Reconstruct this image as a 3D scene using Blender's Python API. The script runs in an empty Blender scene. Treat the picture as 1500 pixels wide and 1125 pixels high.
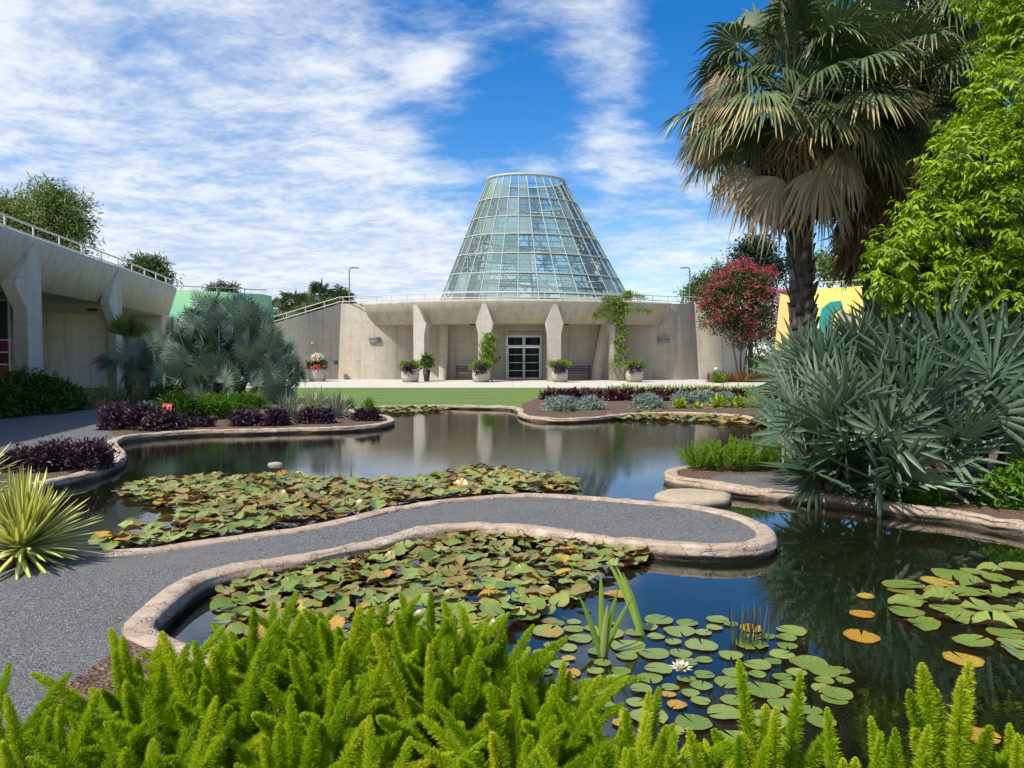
import bpy, math, random
import numpy as np
from math import radians as rad, sin, cos, pi, tan, atan2, sqrt
from mathutils import Vector, Matrix, noise as mnoise
from mathutils.geometry import delaunay_2d_cdt

SC = bpy.context.scene
COL = SC.collection

# ------------------------------------------------------------------ camera
CAMZ = 1.6; PITCH = rad(2.15); F = 1133.0
cd = bpy.data.cameras.new('camera'); cam = bpy.data.objects.new('camera', cd); COL.objects.link(cam)
cd.sensor_width = 36; cd.lens = 36 * F / 1500; cd.clip_start = 0.05; cd.clip_end = 3000
cam.location = (0, 0, CAMZ); cam.rotation_euler = (pi / 2 - PITCH, 0, 0)
SC.camera = cam
SC.render.resolution_x = 1024; SC.render.resolution_y = 768
SC.view_settings.view_transform = 'Standard'; SC.view_settings.look = 'None'
SC.view_settings.exposure = 0.36; SC.view_settings.gamma = 1
SC.render.engine = 'CYCLES'
SC.cycles.max_bounces = 7; SC.cycles.diffuse_bounces = 3; SC.cycles.glossy_bounces = 3
SC.cycles.transmission_bounces = 4; SC.cycles.transparent_max_bounces = 12
SC.cycles.caustics_reflective = False; SC.cycles.caustics_refractive = False
try:
    SC.cycles.use_denoising = True
except Exception:
    pass

# ------------------------------------------------------------------ sun and sky
SUN = Vector((-0.52, -0.36, 0.88)).normalized()
sd = bpy.data.lights.new('sun', 'SUN'); sun = bpy.data.objects.new('sun', sd); COL.objects.link(sun)
sd.energy = 4.1; sd.angle = rad(1.5); sd.color = (1.0, 0.945, 0.86)
sun.rotation_euler = SUN.to_track_quat('Z', 'Y').to_euler()

class NT:
    """small helper that writes shader graphs"""
    def __init__(s, tree):
        s.t = tree; s.n = tree.nodes; s.l = tree.links
    def add(s, typ, **kw):
        n = s.n.new(typ)
        for k, v in kw.items(): setattr(n, k, v)
        return n
    def put(s, sock, v):
        if v is None: return
        if isinstance(v, bpy.types.NodeSocket): s.l.new(v, sock)
        elif isinstance(v, (tuple, list)) and sock.type == 'RGBA' and len(v) == 3: sock.default_value = (*v, 1)
        else: sock.default_value = v
    def m(s, op, a, b=None, c=None, clamp=False):
        n = s.add('ShaderNodeMath', operation=op, use_clamp=clamp)
        s.put(n.inputs[0], a); s.put(n.inputs[1], b); s.put(n.inputs[2], c)
        return n.outputs[0]
    def vm(s, op, a, b=None):
        n = s.add('ShaderNodeVectorMath', operation=op)
        s.put(n.inputs[0], a); s.put(n.inputs[1], b)
        return n.outputs[0]
    def mix(s, f, a, b, blend='MIX'):
        n = s.add('ShaderNodeMix', data_type='RGBA', blend_type=blend)
        s.put(n.inputs[0], f); s.put(n.inputs[6], a); s.put(n.inputs[7], b)
        return n.outputs[2]
    def noise(s, vec, scale, detail=4, rough=.55, dist=0):
        n = s.add('ShaderNodeTexNoise')
        s.put(n.inputs['Vector'], vec); s.put(n.inputs['Scale'], scale); s.put(n.inputs['Detail'], detail)
        s.put(n.inputs['Roughness'], rough); s.put(n.inputs['Distortion'], dist)
        return n.outputs['Fac']
    def ramp(s, f, stops):
        n = s.add('ShaderNodeValToRGB'); el = n.color_ramp.elements
        while len(el) < len(stops): el.new(0.5)
        for e, (p, c) in zip(el, stops):
            e.position = p; e.color = (*c, 1) if len(c) == 3 else c
        s.put(n.inputs[0], f); return n.outputs[0]
    def map(s, v, a, b, c=0., d=1., smooth=True):
        n = s.add('ShaderNodeMapRange', interpolation_type='SMOOTHSTEP' if smooth else 'LINEAR')
        for i, x in enumerate((v, a, b, c, d)): s.put(n.inputs[i], x)
        return n.outputs[0]
    def comb(s, x, y, z):
        n = s.add('ShaderNodeCombineXYZ')
        for i, v in enumerate((x, y, z)): s.put(n.inputs[i], v)
        return n.outputs[0]
    def sep(s, v):
        n = s.add('ShaderNodeSeparateXYZ'); s.put(n.inputs[0], v); return n.outputs
    def bump(s, h, strength, dist, normal=None):
        n = s.add('ShaderNodeBump'); s.put(n.inputs['Strength'], strength); s.put(n.inputs['Distance'], dist)
        s.put(n.inputs['Height'], h)
        if normal is not None: s.put(n.inputs['Normal'], normal)
        return n.outputs[0]

world = bpy.data.worlds.new('World'); SC.world = world; world.use_nodes = True
w = NT(world.node_tree); w.n.clear()
sky = w.add('ShaderNodeTexSky', sky_type='NISHITA', sun_disc=False)
sky.sun_elevation = math.asin(SUN.z); sky.sun_rotation = atan2(SUN.x, SUN.y) % (2 * pi)
sky.air_density = 1.0; sky.dust_density = 0.25; sky.ozone_density = 2.0
hs = w.add('ShaderNodeHueSaturation'); hs.inputs['Hue'].default_value = 0.508; hs.inputs['Saturation'].default_value = 1.48; hs.inputs['Value'].default_value = 1.14
w.put(hs.inputs['Color'], sky.outputs[0])
tc = w.add('ShaderNodeTexCoord').outputs['Generated']
dx, dy, dz = w.sep(tc)
zz = w.m('ADD', w.m('MAXIMUM', dz, 0.0), 0.12)
u = w.m('DIVIDE', dx, zz); v = w.m('DIVIDE', dy, zz)
pl = w.comb(u, v, 0.0)
az = w.m('ARCTAN2', dx, dy)
warp = w.vm('ADD', pl, w.vm('SCALE', w.comb(w.noise(pl, 1.1, 3), w.noise(w.vm('ADD', pl, (7., 3., 0.)), 1.1, 3), 0.0)))
for nn in w.n:
    if nn.type == 'VECT_MATH' and nn.operation == 'SCALE': nn.inputs['Scale'].default_value = 0.30
rotp = w.add('ShaderNodeMapping'); w.put(rotp.inputs['Vector'], warp)
rotp.inputs['Rotation'].default_value = (0, 0, rad(24)); rotp.inputs['Scale'].default_value = (1.0, 1.15, 1)
big = w.noise(rotp.outputs[0], 1.15, 10, .60, .05)
fine = w.noise(rotp.outputs[0], 7.5, 7, .68, .1)
mid = w.noise(w.vm('ADD', rotp.outputs[0], (3.1, 9.2, 0.)), 3.0, 8, .64, .05)
def blob(a0, e0, sa, se, amp):
    qa = w.m('POWER', w.m('DIVIDE', w.m('SUBTRACT', az, a0), sa), 2.0)
    qe = w.m('POWER', w.m('DIVIDE', w.m('SUBTRACT', dz, e0), se), 2.0)
    return w.m('MULTIPLY', w.m('EXPONENT', w.m('MULTIPLY', w.m('ADD', qa, qe), -1.0)), amp)
# slanting edge of the big cloud sheet on the left: azimuth of the edge grows as the elevation falls
edge = w.m('ADD', w.m('MULTIPLY', dz, -0.60), 0.085)
left = w.map(w.m('SUBTRACT', az, edge), -0.14, 0.07, 1.0, 0.0)
back = w.map(w.m('ABSOLUTE', az), 1.1, 1.8)
dens = w.m('ADD', w.m('MULTIPLY', left, 0.74), w.m('MULTIPLY', back, .35))
dens = w.m('ADD', dens, w.map(dz, 0.03, 0.215, 0.58, 0.0))
for b in ((0.09, 0.45, 0.15, 0.075, .72), (0.12, 0.30, 0.055, 0.11, .52), (-0.085, 0.345, 0.05, 0.03, .72), (0.22, 0.17, 0.14, 0.06, .50),
          (0.17, 0.245, 0.08, 0.03, .42), (-0.02, 0.30, 0.10, .1, -.16), (0.27, 0.38, 0.10, 0.12, -.25), (-0.22, 0.44, 0.05, 0.03, .18), (0.03, .235, .05, .012, .38)):
    dens = w.m('ADD', dens, blob(*b))
tex = w.m('ADD', w.m('MULTIPLY', w.m('SUBTRACT', big, .5), 1.9), w.m('ADD', w.m('MULTIPLY', w.m('SUBTRACT', mid, .5), .75), w.m('MULTIPLY', w.m('SUBTRACT', fine, .5), .62)))
cl = w.map(w.m('ADD', dens, tex), 0.10, 0.98)
thick = w.map(w.m('ADD', w.m('MULTIPLY', big, 1.2), fine), 0.85, 1.3)
ccol = w.mix(thick, (4.0, 4.75, 6.1), (6.35, 6.65, 7.0))
skyc = w.mix(w.m('MULTIPLY', cl, .93), hs.outputs[0], ccol)
bg = w.add('ShaderNodeBackground'); w.put(bg.inputs['Color'], skyc); bg.inputs['Strength'].default_value = 0.115
wo = w.add('ShaderNodeOutputWorld'); w.l.new(bg.outputs[0], wo.inputs['Surface'])

# ------------------------------------------------------------------ pixel <-> ground helpers (used once to survey the plan)
_f = Vector((0, cos(PITCH), -sin(PITCH))); _u = Vector((0, sin(PITCH), cos(PITCH)))
def ray(px, py):
    return Vector((1, 0, 0)) * ((px - 750) / F) + _f + _u * ((562.5 - py) / F)
def G(px, py, z=0.0):
    d = ray(px, py); t = (z - CAMZ) / d.z; return (d.x * t, d.y * t)
def D(px, py, Y):
    d = ray(px, py); t = Y / d.y; return Vector((d.x * t, Y, CAMZ + d.z * t))

# ------------------------------------------------------------------ object helpers
def tag(o, label=None, cat=None, group=None, kind=None):
    if label: o['label'] = label
    if cat: o['category'] = cat
    if group: o['group'] = group
    if kind: o['kind'] = kind
    return o
def thing(name, loc, label, cat, group=None, rz=0):
    o = bpy.data.objects.new(name, None); COL.objects.link(o); o.location = loc; o.rotation_euler = (0, 0, rz)
    o.empty_display_size = .2
    return tag(o, label, cat, group)
def copy_tree(o, parent=None):
    c = o.copy(); COL.objects.link(c)
    if parent: c.parent = parent
    for ch in list(o.children): copy_tree(ch, c)
    return c

class MB:
    """collects geometry; verts carry two numbers: tint (per leaf) and along (root to tip)"""
    def __init__(s): s.V = []; s.F = []; s.T = []; s.A = []; s.M = []; s.n = 0
    def add(s, V, Fc, tint=0., along=None, mi=0):
        V = np.asarray(V, dtype=np.float32).reshape(-1, 3); k = len(V)
        Fc = np.asarray(Fc, dtype=np.int32)
        s.V.append(V); s.F.append(Fc + s.n)
        s.M.append(np.full(len(Fc), mi, dtype=np.int32))
        s.T.append(np.broadcast_to(np.asarray(tint, dtype=np.float32), (k,)).copy())
        s.A.append(np.zeros(k, np.float32) if along is None else np.broadcast_to(np.asarray(along, dtype=np.float32), (k,)).copy())
        s.n += k; return s
    def box(s, a, b, mi=0):
        x0, y0, z0 = a; x1, y1, z1 = b
        return s.prism([(x0, y0), (x1, y0), (x1, y1), (x0, y1)], z0, z1, mi)
    def prism(s, pts, z0, z1, mi=0, top=None):
        """vertical prism from a ccw outline; top: another outline for a battered wall; z1 may be a list"""
        n = len(pts); top = top or pts
        zt = z1 if isinstance(z1, (list, tuple)) else [z1] * n
        V = [(p[0], p[1], z0) for p in pts] + [(p[0], p[1], zt[i]) for i, p in enumerate(top)]
        F_ = [(i, (i + 1) % n, n + (i + 1) % n, n + i) for i in range(n)]
        s.add(V, F_, mi=mi)
        if n == 4:
            s.add(V[n:], [(0, 1, 2, 3)], mi=mi); s.add(V[:n], [(3, 2, 1, 0)], mi=mi)
        else:
            for base, flip in ((V[n:], 0), (V[:n], 1)):
                r = delaunay_2d_cdt([Vector(p[:2]) for p in base], [], [list(range(n))], 1, 1e-5)
                T = [tuple(reversed(f)) if flip else tuple(f) for f in r[2] if len(f) == 3]
                if len(r[0]) == n: s.add(base, T, mi=mi)
        return s
    def solid(s, outline, o, ex, ey, en, t, mi=0):
        """a plate: 2-D outline (in ex, ey) pushed along en by t"""
        o = Vector(o); n = len(outline)
        A = [o + ex * p[0] + ey * p[1] for p in outline]; B = [a + en * t for a in A]
        s.add([tuple(v) for v in A + B], [(i, (i + 1) % n, n + (i + 1) % n, n + i) for i in range(n)], mi=mi)
        r = delaunay_2d_cdt([Vector(p) for p in outline], [], [list(range(n))], 1, 1e-5)
        T = [tuple(f) for f in r[2] if len(f) == 3]
        if len(r[0]) == n:
            s.add([tuple(v) for v in A], [tuple(reversed(f)) for f in T], mi=mi); s.add([tuple(v) for v in B], T, mi=mi)
        return s
    def tube(s, pts, r, k=8, mi=0, tint=0., cap=True):
        pts = [Vector(p) for p in pts]; n = len(pts)
        rr = r if isinstance(r, (list, tuple)) else [r] * n
        V = []; up = Vector((0, 0, 1))
        for i, p in enumerate(pts):
            d = (pts[min(i + 1, n - 1)] - pts[max(i - 1, 0)])
            if d.length < 1e-9: d = Vector((0, 0, 1))
            d.normalize()
            a = d.cross(up if abs(d.z) < .95 else Vector((1, 0, 0))).normalized(); b = d.cross(a)
            for j in range(k):
                t = 2 * pi * j / k; V.append(tuple(p + (a * cos(t) + b * sin(t)) * rr[i]))
        F_ = []
        for i in range(n - 1):
            for j in range(k):
                F_.append((i * k + j, (i + 1) * k + j, (i + 1) * k + (j + 1) % k, i * k + (j + 1) % k))
        s.add(V, F_, tint=tint, mi=mi)
        if cap:
            for i0, p in ((0, pts[0]), ((n - 1) * k, pts[-1])):
                s.add([tuple(p)] + V[i0:i0 + k], [(0, 1 + j, 1 + (j + 1) % k) for j in range(k)], tint=tint, mi=mi)
        return s
    def lathe(s, prof, c, k=24, mi=0, sq=0., wob=0.):
        """prof: (r, z); sq pushes the circle toward a rounded square"""
        V = []
        for r, z in prof:
            for j in range(k):
                t = 2 * pi * j / k
                m = 1 + sq * (1 / max(abs(cos(t)), abs(sin(t))) - 1)
                V.append((c[0] + r * m * cos(t), c[1] + r * m * sin(t), c[2] + z))
        F_ = [(i * k + j, i * k + (j + 1) % k, (i + 1) * k + (j + 1) % k, (i + 1) * k + j) for i in range(len(prof) - 1) for j in range(k)]
        return s.add(V, F_, mi=mi)
    def inst(s, TV, TF, TA, P, R, S, tint, mi=0):
        """many copies of a template: P (m,3), R (m,3,3) columns = axes, S (m,) or (m,3)"""
        TV = np.asarray(TV, np.float32); m = len(P)
        S = np.asarray(S, np.float32)
        if S.ndim == 1: S = np.repeat(S[:, None], 3, 1)
        V = np.einsum('mij,mkj->mki', R, TV[None] * S[:, None, :]) + P[:, None, :]
        TF = np.asarray(TF, np.int32); k = len(TV)
        Fc = (TF[None] + (np.arange(m) * k)[:, None, None]).reshape(-1, TF.shape[1])
        s.add(V.reshape(-1, 3), Fc, np.repeat(np.asarray(tint, np.float32), k), np.tile(np.asarray(TA, np.float32), m), mi)
        return s
    def build(s, name, mats, parent=None, smooth=False, loc=None):
        if not isinstance(mats, (list, tuple)): mats = [mats]
        me = bpy.data.meshes.new(name)
        V = np.concatenate(s.V) if s.V else np.zeros((0, 3), np.float32)
        sizes = np.concatenate([np.full(len(f), f.shape[1], np.int32) for f in s.F])
        loops = np.concatenate([f.ravel() for f in s.F]); mi = np.concatenate(s.M)
        me.vertices.add(len(V)); me.vertices.foreach_set('co', V.ravel())
        me.loops.add(len(loops)); me.loops.foreach_set('vertex_index', loops)
        me.polygons.add(len(sizes))
        starts = np.concatenate([[0], np.cumsum(sizes)[:-1]]).astype(np.int32)
        me.polygons.foreach_set('loop_start', starts); me.polygons.foreach_set('loop_total', sizes)
        me.polygons.foreach_set('material_index', mi)
        if smooth: me.polygons.foreach_set('use_smooth', np.ones(len(sizes), bool))
        for nm, arr in (('tint', s.T), ('along', s.A)):
            a = me.attributes.new(nm, 'FLOAT', 'POINT'); a.data.foreach_set('value', np.concatenate(arr))
        for m_ in mats: me.materials.append(m_)
        me.update(calc_edges=True); me.validate()
        o = bpy.data.objects.new(name, me); COL.objects.link(o)
        if parent: o.parent = parent
        if loc: o.location = loc
        return o

# ------------------------------------------------------------------ materials
MT = {}
def mat(name, fn):
    m_ = bpy.data.materials.new(name); m_.use_nodes = True
    t = NT(m_.node_tree); t.n.clear()
    out = t.add('ShaderNodeOutputMaterial'); sh = fn(t); t.l.new(sh, out.inputs['Surface']); MT[name] = m_; return m_
def principled(t, col, rough=.6, normal=None, metal=0., spec=.5):
    p = t.add('ShaderNodeBsdfPrincipled')
    t.put(p.inputs['Base Color'], col); t.put(p.inputs['Roughness'], rough); t.put(p.inputs['Metallic'], metal)
    t.put(p.inputs['Specular IOR Level'], spec)
    if normal is not None: t.put(p.inputs['Normal'], normal)
    return p.outputs[0]
def pos(t): return t.add('ShaderNodeNewGeometry').outputs['Position']
def objc(t): return t.add('ShaderNodeTexCoord').outputs['Object']
def attr(t, n): return t.add('ShaderNodeAttribute', attribute_name=n).outputs['Fac']

def concrete(name, base, dark, joint=1.25, streak=.5, ochre=.0):
    def fn(t):
        p = pos(t); x, y, z = t.sep(p)
        c = t.mix(t.noise(p, .55, 6, .6), dark, base)
        c = t.mix(t.map(t.noise(p, 3.1, 7, .65), .42, .72, 0, .30), c, [v * .62 for v in dark])
        sv = t.comb(t.m('MULTIPLY', x, 2.6), t.m('MULTIPLY', y, 2.6), t.m('MULTIPLY', z, .16))
        st = t.map(t.noise(sv, 1.0, 6, .7), .47, .68, 0, streak)
        c = t.mix(st, c, [dark[0] * .50, dark[1] * .49, dark[2] * .48])
        if ochre: c = t.mix(t.map(t.noise(t.comb(x, y, t.m('MULTIPLY', z, .5)), .55, 4), .52, .66, 0, ochre), c, (.50, .33, .15))
        j = t.m('FRACT', t.m('DIVIDE', t.m('ADD', z, .02), joint))
        jl = t.m('LESS_THAN', j, .016)
        bx = t.m('FRACT', t.m('MULTIPLY', t.m('ADD', x, t.m('MULTIPLY', y, .83)), 1.6))
        bl = t.m('LESS_THAN', bx, .03)
        lines = t.m('MAXIMUM', jl, t.m('MULTIPLY', bl, .55))
        c = t.mix(t.m('MULTIPLY', lines, .45), c, [v * .5 for v in dark])
        h = t.m('ADD', t.noise(p, 26, 5, .7), t.m('MULTIPLY', lines, -.6))
        return principled(t, c, .88, t.bump(h, .35, .012), spec=.25)
    return mat(name, fn)
concrete('concrete_warm', (.56, .51, .425), (.445, .40, .325), streak=.42, ochre=.22)
concrete('concrete_grey', (.68, .61, .50), (.56, .50, .405), streak=.4)
concrete('concrete_column', (.60, .555, .475), (.51, .47, .395), streak=.22)
def _plaza(t):
    p = pos(t); c = t.mix(t.noise(p, .8, 5), (.50, .46, .39), (.60, .56, .49))
    x, y, z = t.sep(p)
    l = t.m('LESS_THAN', t.m('FRACT', t.m('DIVIDE', x, 2.4)), .012)
    return principled(t, t.mix(t.m('MULTIPLY', l, .5), c, (.2, .18, .15)), .9)
mat('plaza', _plaza)
def _gravel(t):
    p = pos(t); v = t.add('ShaderNodeTexVoronoi'); t.put(v.inputs['Vector'], p); v.inputs['Scale'].default_value = 85
    v2 = t.add('ShaderNodeTexVoronoi'); t.put(v2.inputs['Vector'], p); v2.inputs['Scale'].default_value = 190
    s1 = t.sep(v.outputs['Color'])[0]; s2 = t.sep(v2.outputs['Color'])[0]
    c = t.mix(t.m('POWER', s1, 1.6), (.080, .083, .087), (.215, .218, .222))
    c = t.mix(t.map(s2, .80, .93, 0, .9, False), c, (.50, .49, .46))
    c = t.mix(t.map(t.noise(p, .9, 5, .6), .38, .66, 0, .45), c, (.155, .155, .150))
    c = t.mix(t.map(t.noise(p, 2.2, 5, .65), .55, .75, 0, .35), c, (.075, .08, .085))
    tr = t.noise(t.comb(t.m('MULTIPLY', t.sep(p)[0], .7), t.m('MULTIPLY', t.sep(p)[1], 3.2), 0.), 1.3, 5, .6)
    c = t.mix(t.map(tr, .50, .68, 0, .38), c, (.20, .20, .195))
    h = t.m('ADD', v.outputs['Distance'], t.m('MULTIPLY', v2.outputs['Distance'], .5))
    h = t.m('ADD', h, t.m('MULTIPLY', t.noise(p, 5, 6, .65), 2.2))
    c = t.mix(t.map(t.noise(t.vm('ADD', p, (3., 8., 0.)), .45, 4, .6), .5, .62, 0, .4), c, (.21, .195, .17))
    c = t.mix(t.map(t.noise(p, 28, 3, .7), .66, .74, 0, .5), c, (.16, .12, .08))
    return principled(t, c, .92, t.bump(h, .9, .012), spec=.2)
mat('gravel', _gravel)
def _lawn(t):
    p = pos(t); c = t.mix(t.noise(p, .35, 5, .6), (.12, .195, .045), (.18, .265, .075))
    c = t.mix(t.map(t.noise(p, 9, 4), .35, .7, 0, .5), c, (.06, .115, .022))
    c = t.mix(t.map(t.noise(p, 1.4, 4), .58, .75, 0, .4), c, (.19, .23, .075))
    sx = t.m('SINE', t.m('MULTIPLY', t.sep(p)[1], 2.6)); c = t.mix(t.map(sx, -.3, .3, 0, .16), c, (.24, .33, .11))
    return principled(t, c, .9, t.bump(t.noise(p, 60, 3), .8, .03), spec=.15)
mat('lawn', _lawn)
def _mulch(t):
    p = pos(t); v = t.add('ShaderNodeTexVoronoi'); t.put(v.inputs['Vector'], t.vm('MULTIPLY', p, (1., 1.8, 1.))); v.inputs['Scale'].default_value = 38
    c = t.mix(t.sep(v.outputs['Color'])[1], (.085, .050, .034), (.30, .205, .15))
    c = t.mix(t.map(t.noise(p, 2, 5), .4, .7, 0, .5), c, (.21, .15, .105))
    return principled(t, c, .95, t.bump(v.outputs['Distance'], 1., .03), spec=.1)
mat('mulch', _mulch)
def _cop(t):
    p = pos(t); z = t.sep(p)[2]
    c = t.mix(t.noise(p, 1.7, 6, .62), (.33, .235, .16), (.62, .50, .385))
    c = t.mix(t.map(t.noise(p, 8, 7, .75), .46, .66, 0, .6), c, (.22, .16, .115))
    c = t.mix(t.map(t.noise(t.vm('ADD', p, (5., 5., 0.)), 3.5, 5), .55, .72, 0, .5), c, (.72, .64, .54))
    wl = t.map(t.m('ADD', z, t.m('MULTIPLY', t.noise(p, 5, 4), .07)), -.045, .03, .80, 0.)
    c = t.mix(wl, c, (.075, .058, .042))
    crk = t.add('ShaderNodeTexVoronoi', feature='DISTANCE_TO_EDGE'); t.put(crk.inputs['Vector'], t.vm('ADD', p, t.comb(t.noise(p, 4, 3), t.noise(p, 3.3, 3), 0.))); crk.inputs['Scale'].default_value = 2.6
    c = t.mix(t.map(crk.outputs['Distance'], 0, .012, .22, 0), c, (.10, .07, .05))
    h = t.m('ADD', t.noise(p, 22, 7, .72), t.m('MULTIPLY', t.map(crk.outputs['Distance'], 0, .03), .7))
    return principled(t, c, .85, t.bump(h, .75, .022), spec=.25)
mat('coping_stone', _cop)
def _water(t):
    p = pos(t); x, y, z = t.sep(p)
    n1 = t.noise(t.vm('MULTIPLY', p, (1., 1.7, 1.)), 9, 3, .5, .3); n2 = t.noise(p, 1.4, 3, .5, .2)
    far = t.m('MULTIPLY', t.map(y, 9.0, 14.0, .0, 1.0), t.map(t.noise(p, .22, 2), .30, .55, .35, 1.))
    n3 = t.noise(t.vm('MULTIPLY', p, (.45, 2.4, 1.)), 7, 4, .65)
    h = t.m('ADD', t.m('MULTIPLY', n1, .0004), t.m('MULTIPLY', n2, .0007))
    h = t.m('ADD', h, t.m('MULTIPLY', t.m('MULTIPLY', n3, far), .0012))
    c = t.mix(t.noise(p, .9, 4), (.0045, .0065, .0025), (.010, .013, .005))
    pr = t.add('ShaderNodeBsdfPrincipled')
    t.put(pr.inputs['Base Color'], c); pr.inputs['Roughness'].default_value = .012; pr.inputs['IOR'].default_value = 1.85
    t.put(pr.inputs['Normal'], t.bump(h, 1.0, 1.0))
    return pr.outputs[0]
mat('pond_water', _water)

def foliage(name, a, b, c=None, tip=None, tipstart=.6, trans=.28, rough=.5, spec=.35, rnd=False, stripe=None):
    """leaf material: colours vary leaf by leaf (tint) and, for dry tips, along the leaf"""
    def fn(t):
        ti = attr(t, 'tint'); al = attr(t, 'along')
        stops = [(0, a), (1, b)] if c is None else [(0, a), (.72, b), (1, c)]
        col = t.ramp(ti, stops)
        if tip is not None:
            f = t.map(t.m('ADD', al, t.m('MULTIPLY', t.m('SUBTRACT', ti, .5), .5)), tipstart, 1.0)
            col = t.mix(f, col, tip)
        if stripe is not None: col = t.mix(t.m('GREATER_THAN', al, .5), col, stripe)
        p = principled(t, col, rough, spec=spec)
        tr = t.add('ShaderNodeBsdfTranslucent'); t.put(tr.inputs['Color'], t.mix(.6, col, t.mix(1., col, (1.0, 1.0, .35), 'MULTIPLY')))
        mx = t.add('ShaderNodeMixShader'); mx.inputs[0].default_value = trans
        t.l.new(p, mx.inputs[1]); t.l.new(tr.outputs[0], mx.inputs[2]); return mx.outputs[0]
    return mat(name, fn)
foliage('fern_leaf', (.16, .31, .004), (.42, .57, .008), (.70, .72, .05), trans=.48)
foliage('sword_fern', (.10, .24, .012), (.24, .42, .03), (.34, .50, .04), trans=.35)
foliage('silver_fan', (.095, .160, .115), (.19, .28, .205), (.36, .43, .33), trans=.12, rough=.5)
foliage('palmetto_fan', (.060, .115, .065), (.185, .275, .175), (.50, .54, .37), trans=.12, rough=.42)
foliage('palm_green', (.055, .090, .035), (.12, .165, .065), (.28, .29, .11), tip=(.50, .40, .20), tipstart=.86, trans=.12)
foliage('palm_dead', (.15, .095, .055), (.34, .245, .15), (.52, .43, .31), trans=.10, rough=.85, spec=.1)
foliage('palm_far', (.04, .075, .018), (.085, .13, .035), (.15, .19, .06), trans=.15)
foliage('palm_young', (.09, .12, .02), (.19, .22, .045), (.28, .28, .08), trans=.2)
foliage('tree_bright', (.15, .26, .010), (.28, .43, .014), (.46, .58, .03), trans=.36, rough=.4)
foliage('tree_olive', (.11, .17, .04), (.20, .27, .08), (.30, .34, .14), trans=.32)
foliage('tree_dark', (.018, .042, .014), (.038, .072, .022), trans=.15)
foliage('tree_mid', (.04, .09, .015), (.09, .155, .03), (.15, .22, .05), trans=.2)
foliage('myrtle_leaf', (.045, .075, .020), (.085, .12, .035), (.15, .11, .06), trans=.2)
foliage('myrtle_bloom', (.42, .035, .085), (.60, .07, .14), (.72, .20, .26), trans=.25)
foliage('purple_leaf', (.032, .016, .028), (.065, .032, .052), (.15, .095, .13), trans=.12, rough=.45)
foliage('maroon_leaf', (.045, .012, .02), (.10, .025, .035), trans=.12)
foliage('shrub_green', (.025, .075, .008), (.07, .16, .012), (.13, .24, .02), trans=.22)
foliage('shrub_bright', (.06, .16, .008), (.13, .27, .012), (.22, .36, .03), trans=.28)
foliage('silver_shrub', (.17, .24, .19), (.30, .38, .31), (.44, .50, .43), trans=.1, rough=.8)
foliage('lime_leaf', (.22, .32, .02), (.42, .50, .04), (.60, .62, .10), trans=.3)
foliage('grey_blade', (.14, .18, .12), (.27, .31, .21), (.42, .44, .31), trans=.12)
foliage('yucca_leaf', (.24, .31, .09), (.36, .41, .12), trans=.2, stripe=(.90, .83, .24), rough=.4)
foliage('reed_leaf', (.16, .30, .03), (.30, .45, .05), (.55, .52, .22), trans=.3)
foliage('dark_reed', (.05, .06, .03), (.10, .11, .05), trans=.1)
foliage('red_grass', (.16, .05, .03), (.22, .13, .05), (.20, .24, .05), trans=.2)
foliage('pale_grass', (.22, .26, .10), (.38, .42, .18), (.55, .55, .32), trans=.2)
foliage('white_bloom', (.70, .62, .45), (.85, .82, .70), trans=.2)
foliage('red_bloom', (.60, .07, .06), (.70, .15, .10), trans=.2)
foliage('vine_leaf', (.10, .20, .02), (.22, .35, .04), (.38, .48, .10), trans=.3)
def _bark(t):
    p = objc(t); x, y, z = t.sep(p)
    n = t.noise(t.comb(t.m('MULTIPLY', x, 9), t.m('MULTIPLY', y, 9), t.m('MULTIPLY', z, 2.2)), 1.6, 6, .65)
    return principled(t, t.ramp(n, [(0.3, (.07, .055, .045)), (.7, (.24, .20, .165))]), .95, t.bump(n, .9, .05), spec=.1)
mat('bark', _bark)
def _boot(t):
    ti = attr(t, 'tint'); p = objc(t)
    c = t.mix(ti, (.075, .062, .055), (.27, .235, .205))
    return principled(t, t.mix(t.map(t.noise(p, 16, 5), .4, .7, 0, .6), c, (.06, .05, .042)), .95, t.bump(t.noise(p, 30, 4), .6, .02), spec=.1)
mat('palm_boot', _boot)
def _redbark(t):
    n = t.noise(objc(t), 14, 6, .7)
    return principled(t, t.ramp(n, [(.3, (.06, .025, .018)), (.7, (.26, .13, .09))]), .95, t.bump(n, .9, .04), spec=.1)
mat('red_fibre', _redbark)
def plain(name, col, rough=.6, metal=0., var=.12, sc=6.):
    def fn(t):
        n = t.noise(objc(t), sc, 4)
        return principled(t, t.mix(n, [v * (1 - var) for v in col], [min(1, v * (1 + var)) for v in col]), rough, t.bump(t.noise(objc(t), sc * 6, 3), .15, .01), metal)
    return mat(name, fn)
plain('rail_white', (.62, .60, .56), .5); plain('rail_brown', (.20, .13, .10), .6)
plain('lamp_metal', (.26, .26, .26), .45, .6); plain('steel_frame', (.50, .52, .49), .5)
plain('cone_mullion', (.46, .47, .42), .5)
plain('door_metal', (.58, .61, .62), .4, .2); plain('dark_box', (.06, .055, .06), .5); plain('bench_wood', (.12, .095, .085), .8)
plain('vent_dark', (.045, .05, .07), .5); plain('vent_frame', (.55, .53, .48), .6); plain('dark_pot', (.05, .045, .04), .5)
plain('soil', (.05, .035, .025), .95); plain('pink_sign', (.80, .07, .10), .5, var=.05); plain('sign_white', (.85, .62, .62), .5)
plain('steel_post', (.4, .4, .4), .4, .7); plain('brick_edge', (.32, .13, .07), .9); plain('white_fixture', (.7, .68, .6), .4)
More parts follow.
